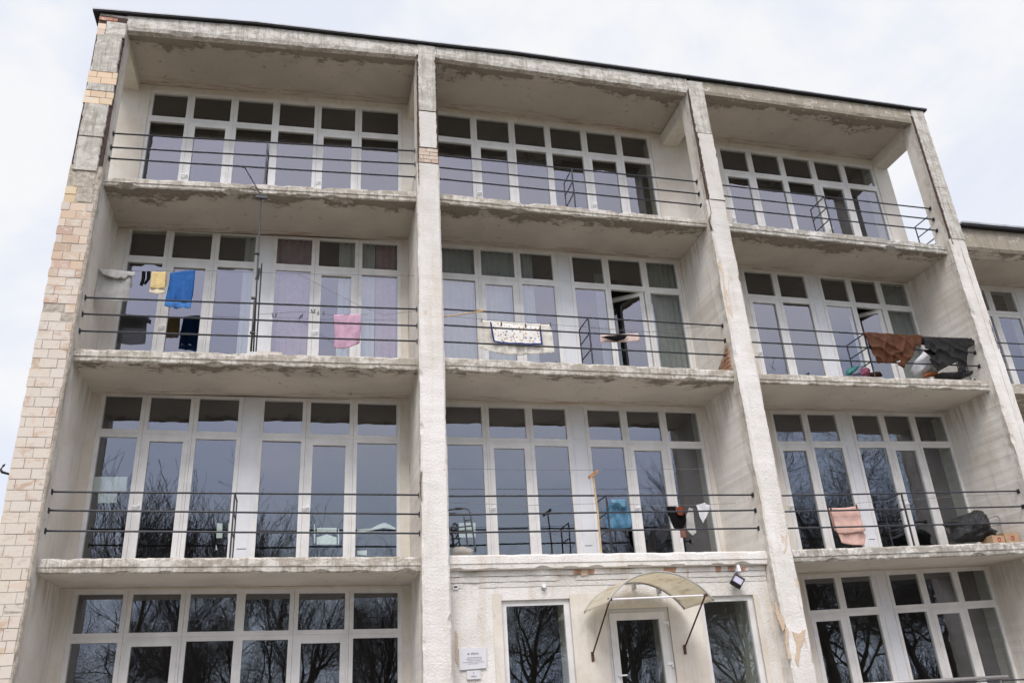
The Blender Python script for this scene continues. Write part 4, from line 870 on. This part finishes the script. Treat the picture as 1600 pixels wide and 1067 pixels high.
mb = MB(); mb.tube([FL, FR], .013, 7); mb.build('tie_bar', M['white'], can)
for f_, wpx in ((FL,(926,1022)),(FR,(1070,1011))):
    q = at(*wpx, YW-.03); mb = MB(); mb.tube([f_, q], .014, 6); mb.box(q.x-.022, q.x+.022, YW-.03, YW-.014, q.z-.10, q.z+.04); mb.box(f_.x-.03, f_.x+.03, f_.y-.02, f_.y+.02, f_.z-.02, f_.z+.02); mb.build('strut', M['rust'], can)
for u, v in ((988,912),(1027,919)):
    q = at(u, v, YW-.02); mb = MB(); mb.box(q.x-.012, q.x+.012, YW-.14, YW, q.z-.09, q.z+.02); mb.build('hook', M['zinc'], can)
q = at(1152,908,YW-.16)
fl = thing('floodlight', (q.x, YW, q.z+.1), 'black square floodlight tilted on its corner under a white sensor', 'floodlight')
m_ = Matrix.Translation(q) @ Matrix.Rotation(R(-28), 4, 'X') @ Matrix.Rotation(R(43), 4, 'Y')
def tb(x0,x1,y0,y1,z0,z1): return [m_ @ Vector(p) for p in ((x0,y0,z0),(x1,y0,z0),(x1,y1,z0),(x0,y1,z0),(x0,y0,z1),(x1,y0,z1),(x1,y1,z1),(x0,y1,z1))]
mb = MB(); mb.hexa(tb(-.095,.095,-.02,.035,-.095,.095)); mb.hexa(tb(-.07,.07,.035,.07,-.07,.07))
for s in ((-.095,.095,.075,.095),(-.095,.095,-.095,-.075)): mb.hexa(tb(s[0],s[1],-.05,-.02,s[2],s[3]))
for s in (-.095,.075): mb.hexa(tb(s,s+.02,-.05,-.02,-.075,.075))
mb.build('housing', M['black'], fl)
mb = MB(); mb.hexa(tb(-.074,.074,-.032,-.0205,-.074,.074)); mb.build('lens', m_plain('frosted_lens', (.40,.385,.46), .25, .03, 3), fl)
s = at(1153,888,YW-.10); mb = MB(); mb.loft([[(s.x-.03,YW-.14,s.z-.045),(s.x+.035,YW-.14,s.z-.045),(s.x+.035,YW-.06,s.z-.045),(s.x-.03,YW-.06,s.z-.045)],[(s.x-.02,YW-.13,s.z+.06),(s.x+.02,YW-.13,s.z+.06),(s.x+.02,YW-.06,s.z+.06),(s.x-.02,YW-.06,s.z+.06)]]); mb.build('sensor', M['white'], fl)
mb = MB(); mb.tube([Vector((s.x,YW-.06,s.z-.02)), Vector((q.x,YW-.02,q.z+.02)), q+Vector((0,.05,0))], .014, 6); mb.build('bracket', M['galv'], fl)
q = at(850,917,YW-.05); sc = thing('security_camera', (q.x, YW, q.z), 'small white security camera with a black wire above the left window', 'cctv')  # white security camera, gives no light
mb = MB(); mb.loft([[(q.x+.028*math.cos(a), y, q.z+.02+.034*math.sin(a)) for a in [k*math.pi/5 for k in range(10)]] for y in (YW+.0,YW-.07)]); mb.build('body', M['white'], sc)
mb = MB(); mb.tube([(q.x+.045*math.cos(a), YW-.05, q.z-.03+.022*math.sin(a)) for a in [k*math.pi/4.5 for k in range(8)]], .006, 5); mb.build('wire', M['black'], sc)
q = at(712,917,YW-.02); mb = MB(); mb.box(q.x-.04,q.x+.035,YW-.03,YW,q.z-.03,q.z+.03); o = mb.build('junction_box', M['white'], None, loc=(q.x,YW,q.z)); lab(o, 'tiny white junction box with dark slot beside the left fin', 'junction box')
mb = MB(); mb.box(q.x-.03,q.x+.025,YW-.034,YW-.029,q.z-.008,q.z+.016); mb.build('slot', M['black'], o)
def plaque(px, label, lines, title, tz, ts, em):
    A, B_, C_, D_ = [at(u, v, YW-.022) for u, v in px]; r = thing('wall_plaque', ((A.x+B_.x)/2, YW-.02, D_.z), label, 'plaque')
    mb = MB(); mb.loft([[(p.x, YW-.032, p.z) for p in (A, B_, C_, D_)], [(p.x, YW+.0, p.z) for p in (A, B_, C_, D_)]]); mb.build('plate', m_plain('plaque_'+title.lower(), (.60,.60,.61), .45, .03, 3), r)
    w, h = B_.x-A.x, A.z-D_.z; cx_ = (A.x+B_.x)/2
    cu = bpy.data.curves.new('lettering', 'FONT'); cu.body = title; cu.size = ts*h; cu.align_x = 'CENTER'; cu.extrude = .001; cu.materials.append(m_ink)
    fo = bpy.data.objects.new('lettering', cu); C.objects.link(fo); me = bpy.data.meshes.new_from_object(fo.evaluated_get(bpy.context.evaluated_depsgraph_get())); bpy.data.objects.remove(fo)
    o = bpy.data.objects.new('lettering', me); C.objects.link(o); o.parent = r; o.location = Vector((cx_+em*w*.06, YW-.034, D_.z+h*tz))-r.location; o.rotation_euler = (R(90), 0, 0)
    mb = MB(); ex, ez = (cx_-w*.17, D_.z+h*(tz+ts*.36)) if em else (cx_, D_.z+h*.72)
    torus(mb, (ex, YW-.034, ez), h*ts*.26, h*ts*.09, n=12); mb.build('emblem', m_ink, r)
    if lines:
        mb = MB()
        for k, (c0, c1) in enumerate(lines):
            z = D_.z+h*(.56-.075*k); x = A.x+w*c0; rr = random.Random(k)
            while x < A.x+w*c1: l = rr.uniform(.012,.035); mb.box(x, min(A.x+w*c1, x+l), YW-.0345, YW-.0318, z, z+h*.022); x += l+.007
        mb.build('small_print', m_ink, r)
m_ink = m_plain('grey_ink', (.16,.16,.175), .6, .05)
plaque([(717,1013.5),(760,1010),(760,1043),(718,1046.5)], 'white plaque with dark lettering, the larger of the two', [(.30,.80),(.24,.82),(.30,.80),(.12,.90),(.32,.68)], 'EPEOH', .70, .14, 1)
plaque([(729,1047.5),(750.5,1046.5),(751,1060),(729.5,1061)], 'small white plaque with emblem directly below the larger one', None, 'EPEOH', .25, .22, 0)
hr = thing('handrail', at(1480,1070,-1.2)*1, 'brushed metal handrail in front of the right ground floor windows', 'handrail')
mb = MB(); a, b_ = at(1300,1071.5,-1.2), at(1574,1056.5,-1.2); mb.tube([a, b_], .026, 10); mb.build('rail', M['steel'], hr, True)
mb = MB(); c_, d_ = at(1440,1067,-1.1), at(1640,1059.5,-1.1); mb.tube([c_, d_], .012, 8); mb.build('rail', M['rail'], hr)
for u in (1530,1563): q = at(u, 1062, -1.15); mb = MB(); mb.tube([(q.x,-1.15,q.z), (q.x,-1.15,GZ)], .014, 8); mb.build('post', M['steel'], hr)
q = at(8,731,-.01); mb = MB(); mb.tube([Vector((-5.85,.06,q.z-.085)), q+Vector((-.03,0,-.06)), q+Vector((-.055,0,-.02)), q+Vector((-.03,0,.03)), q+Vector((-.01,0,.06))], [.014,.02,.022,.017,.008], 7)
lab(mb.build('hook', M['black'], None, True, q), 'black curled hook sticking out of the brick edge at far left', 'hook')


# ------------------------------------------------------------------ ground, yard trees, light
mb = MB(); mb.quad((-400,-400,GZ), (400,-400,GZ), (400,400,GZ), (-400,400,GZ))
t = NT('dead_grass'); n1 = t.noise(.35, 6, .65); n2 = t.noise(6, 6, .75)
gm_ = t.done(t.mix(t.step(n2, .35, .65), t.mix(t.step(n1, .4, .6), (.20,.175,.125), (.27,.235,.17)), (.15,.125,.085)), .98, t.bump(n2, .6, .05))
tag(mb.build('ground', gm_), kind='structure')
mb = MB(); mb.box(-12, 22, -7.5, -.0, GZ-.1, GZ+.02)
t = NT('paving'); n1 = t.noise(1.2, 6, .65); tag(mb.build('pavement', t.done(t.mix(t.step(n1,.35,.65), (.34,.32,.295), (.27,.255,.235)), .95, t.bump(t.noise(30,5,.7), .4, .01))), kind='structure')

bark = m_plain('bark', (.13,.115,.10), .95, .3, 6, bump=.6); twigm = m_plain('twig_bark', (.12,.105,.095), .95, .2, 8)
def make_tree(seed, H, spread, trunk_r, nb, up=.10):
    rnd = random.Random(seed); tm, cm = MB(), MB(); last = len(nb)
    def grow(p, d, L, r, lv):
        k = 4 if lv < 3 else 2; pts = [p]; rs = [r]; q = p.copy(); dd = d.copy(); j_ = (.06,.16,.20,.22,.25,.3)[min(lv,5)]
        for i in range(k):
            dd = (dd+Vector((rnd.gauss(0,j_), rnd.gauss(0,j_), rnd.gauss(.03,j_*.6)))).normalized(); q = q+dd*(L/k); pts.append(q.copy()); rs.append(max((.01,.01,.008,.0055,.0045,.004)[min(lv,5)], r*(1-.5*(i+1)/k)))
        (tm if lv < 2 else cm).tube(pts, rs, (8,6,4,3,3,3)[min(lv,5)], cap=False)
        if lv >= last: return
        for i in range(nb[lv]):
            t0 = 1.0 if i == 0 else rnd.uniform(.38 if lv == 0 else .18, 1.0)
            s_ = t0*k; a = min(k-1, int(s_)); pp = pts[a].lerp(pts[a+1], s_-a)
            ax = dd.orthogonal().normalized(); ax.rotate(Matrix.Rotation(rnd.uniform(0,6.283), 3, dd))
            nd = dd.copy(); nd.rotate(Matrix.Rotation(R(rnd.uniform(28,68))*spread*(.35 if i == 0 else 1), 3, ax)); nd.z += up; nd.normalize()
            grow(pp, nd, L*rnd.uniform(.50,.80)*(1 if lv else .95), (rs[-1]*.95 if i == 0 else rs[a+1]*rnd.uniform(.45,.65)), lv+1)
    grow(Vector((0,0,0)), Vector((rnd.gauss(0,.04),rnd.gauss(0,.04),1)).normalized(), H*.36, trunk_r, 0)
    return tm, cm
PROTO = []
for sd, H, sp, tr_, nb in ((3, 15, 1.0, .25, (7,7,6,5,5)), (8, 13.5, 1.15, .22, (8,7,6,5,5)), (14, 9.0, .50, .06, (9,6,5,5))):
    tm, cm = make_tree(sd, H, sp, tr_, nb, .22 if sd == 14 else .10); PROTO.append((tm, cm))
LT = ['broad bare tree in the yard facing the balconies', 'spreading bare tree in the yard facing the balconies', 'slim bare young tree in the yard facing the balconies']
first = {}
def tree(k, x, y, rz_, s):
    if k not in first:
        root = thing('bare_tree', (0,0,0), LT[k], 'tree', 'bare trees in the yard, seen reflected in the windows')
        a = PROTO[k][0].build('trunk', bark, root, True); b = PROTO[k][1].build('crown', twigm, root); first[k] = (root, a, b)
    else:
        r0, a0, b0 = first[k]; root = r0.copy(); C.objects.link(root)
        for o in (a0, b0): c = o.copy(); C.objects.link(c); c.parent = root
    root.location = (x, y, GZ); root.rotation_euler = (0, 0, R(rz_)); root.scale = (s,)*3
for k, x, y, rz_, s in ((0,21.5,-19,20,1.2), (1,27,-24,140,1.2), (0,29.5,-21,100,1.0), (0,15.5,-27,250,1.1), (1,33,-24,300,1.1), (1,-4.2,-19.5,60,.66), (1,-9,-24,200,.74), (2,-4.2,-20,10,1.5), (2,-8.2,-20,120,1.6), (2,-6.4,-22,200,1.45), (2,-2.4,-21,330,1.35), (2,14.2,-20.5,40,1.55), (1,15.2,-18.8,260,.80), (2,16.0,-20,200,1.3), (0,2.5,-28,300,.78), (2,9.0,-20,30,.85), (1,8,-25,310,.86), (2,.6,-21,75,.75),
    (0,36,-32,80,1.1), (1,-15,-27,20,.8), (0,12.5,-22,170,.72), (1,3.5,-34,95,.95), (0,-2,-33,220,.85), (0,-7,-34,25,.85), (1,17,-36,5,1.1)):
    tree(k, x, y, rz_, s)

mb = MB(); rt = random.Random(77)          # the far edge of the yard: bare undergrowth that reads as one mass
for i in range(5000):
    x = rt.uniform(-40, 60); y = rt.uniform(-37, -31); h = rt.uniform(1.2, 3.9)+2.2*noise.noise(Vector((x*.12, 3, 0))); a = Vector((x, y, GZ)); b_ = a+Vector((rt.gauss(0,.6), rt.gauss(0,.6), max(.8, h)))
    mb.tube([a, a.lerp(b_,.5)+Vector((rt.gauss(0,.15),rt.gauss(0,.15),0)), b_], [.035,.02,.006], 3, cap=False)
    for q in range(2): c_ = a.lerp(b_, rt.uniform(.35,.9)); mb.tube([c_, c_+Vector((rt.gauss(0,.5), rt.gauss(0,.5), rt.uniform(.3,1)))], [.014,.005], 3, cap=False)
tag(mb.build('undergrowth', twigm), 'bare brown undergrowth along the far edge of the yard', 'undergrowth', kind='stuff')
w = bpy.data.worlds.new('World'); S.world = w; w.use_nodes = True; nt = w.node_tree; nt.nodes.clear()
def N(k, **kw):
    x = nt.nodes.new(k)
    for a, b in kw.items(): setattr(x, a, b)
    return x
SUN_EL, SUN_AZ = 50, 203        # azimuth clockwise from +y (north): light from the front left
sky = N('ShaderNodeTexSky', sky_type='NISHITA', sun_disc=False); sky.sun_elevation = R(SUN_EL); sky.sun_rotation = R(SUN_AZ); sky.air_density = 1.0; sky.dust_density = 2.0
tc = N('ShaderNodeTexCoord'); sep = N('ShaderNodeSeparateXYZ'); nt.links.new(tc.outputs['Generated'], sep.inputs[0])
mp = N('ShaderNodeMapping'); mp.inputs['Scale'].default_value = (1,1,1.6); nt.links.new(tc.outputs['Generated'], mp.inputs[0])
n1 = N('ShaderNodeTexNoise'); n1.inputs['Scale'].default_value = 3.1; n1.inputs['Detail'].default_value = 7; n1.inputs['Roughness'].default_value = .56; n1.inputs['Distortion'].default_value = .3; nt.links.new(mp.outputs[0], n1.inputs['Vector'])
r1 = N('ShaderNodeMapRange', interpolation_type='SMOOTHSTEP'); r1.inputs['From Min'].default_value = .38; r1.inputs['From Max'].default_value = .57; nt.links.new(n1.outputs['Fac'], r1.inputs['Value'])
cm = N('ShaderNodeMix', data_type='RGBA'); nt.links.new(r1.outputs[0], cm.inputs['Factor']); cm.inputs['A'].default_value = (5.5,5.75,6.45,1); cm.inputs['B'].default_value = (6.5,6.5,6.55,1)
mx = N('ShaderNodeMix', data_type='RGBA'); mx.inputs['Factor'].default_value = .93; nt.links.new(sky.outputs[0], mx.inputs['A']); nt.links.new(cm.outputs['Result'], mx.inputs['B'])
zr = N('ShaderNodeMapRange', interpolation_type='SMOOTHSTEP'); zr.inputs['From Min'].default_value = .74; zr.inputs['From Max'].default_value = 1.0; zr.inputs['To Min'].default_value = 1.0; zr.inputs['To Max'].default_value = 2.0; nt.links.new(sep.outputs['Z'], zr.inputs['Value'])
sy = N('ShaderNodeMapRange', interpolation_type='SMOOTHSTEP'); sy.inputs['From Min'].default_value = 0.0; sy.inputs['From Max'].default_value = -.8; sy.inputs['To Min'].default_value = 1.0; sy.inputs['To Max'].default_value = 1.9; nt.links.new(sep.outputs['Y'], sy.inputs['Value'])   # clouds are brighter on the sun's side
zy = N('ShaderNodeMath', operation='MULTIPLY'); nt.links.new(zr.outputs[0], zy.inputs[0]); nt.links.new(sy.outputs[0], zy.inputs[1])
# distant cloud banks low over the yard are bluer and darker than the sky above them
lo = N('ShaderNodeMapRange', interpolation_type='SMOOTHSTEP'); lo.inputs['From Min'].default_value = .18; lo.inputs['From Max'].default_value = .46; nt.links.new(sep.outputs['Z'], lo.inputs['Value'])
n2 = N('ShaderNodeTexNoise'); n2.inputs['Scale'].default_value = 4.5; n2.inputs['Detail'].default_value = 5; nt.links.new(mp.outputs[0], n2.inputs['Vector'])
la = N('ShaderNodeMath', operation='MULTIPLY_ADD'); nt.links.new(n2.outputs['Fac'], la.inputs[0]); la.inputs[1].default_value = .9; la.inputs[2].default_value = -.45
lb = N('ShaderNodeMath', operation='ADD', use_clamp=True); nt.links.new(lo.outputs[0], lb.inputs[0]); nt.links.new(la.outputs[0], lb.inputs[1])
bk = N('ShaderNodeMix', data_type='RGBA'); nt.links.new(lb.outputs[0], bk.inputs['Factor']); bk.inputs['A'].default_value = (.60,.68,.76,1); bk.inputs['B'].default_value = (1.04,1.0,1.08,1)
fb = N('ShaderNodeMapRange', interpolation_type='SMOOTHSTEP'); fb.inputs['From Min'].default_value = .05; fb.inputs['From Max'].default_value = -.35; nt.links.new(sep.outputs['Y'], fb.inputs['Value'])
bm = N('ShaderNodeMix', data_type='RGBA', blend_type='MULTIPLY'); nt.links.new(fb.outputs[0], bm.inputs['Factor']); nt.links.new(mx.outputs['Result'], bm.inputs['A']); nt.links.new(bk.outputs['Result'], bm.inputs['B'])
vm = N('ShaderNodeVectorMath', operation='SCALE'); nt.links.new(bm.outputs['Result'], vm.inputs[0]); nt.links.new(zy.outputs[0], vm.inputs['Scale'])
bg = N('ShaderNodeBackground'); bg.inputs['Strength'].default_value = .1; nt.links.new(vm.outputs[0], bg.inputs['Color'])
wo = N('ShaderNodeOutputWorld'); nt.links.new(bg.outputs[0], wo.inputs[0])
sl = bpy.data.lights.new('sun', 'SUN'); sl.energy = 1.5; sl.angle = R(24); sl.color = (1,.965,.92)
so = bpy.data.objects.new('sun', sl); C.objects.link(so)
sd = Vector((math.sin(R(SUN_AZ))*math.cos(R(SUN_EL)), math.cos(R(SUN_AZ))*math.cos(R(SUN_EL)), math.sin(R(SUN_EL))))
so.rotation_euler = sd.to_track_quat('Z', 'Y').to_euler(); so.location = sd*40
S.view_settings.view_transform = 'Standard'; S.view_settings.look = 'None'; S.view_settings.exposure = .61; S.view_settings.gamma = 1.0
S.cycles.max_bounces = 8; S.cycles.transparent_max_bounces = 16; S.cycles.glossy_bounces = 4
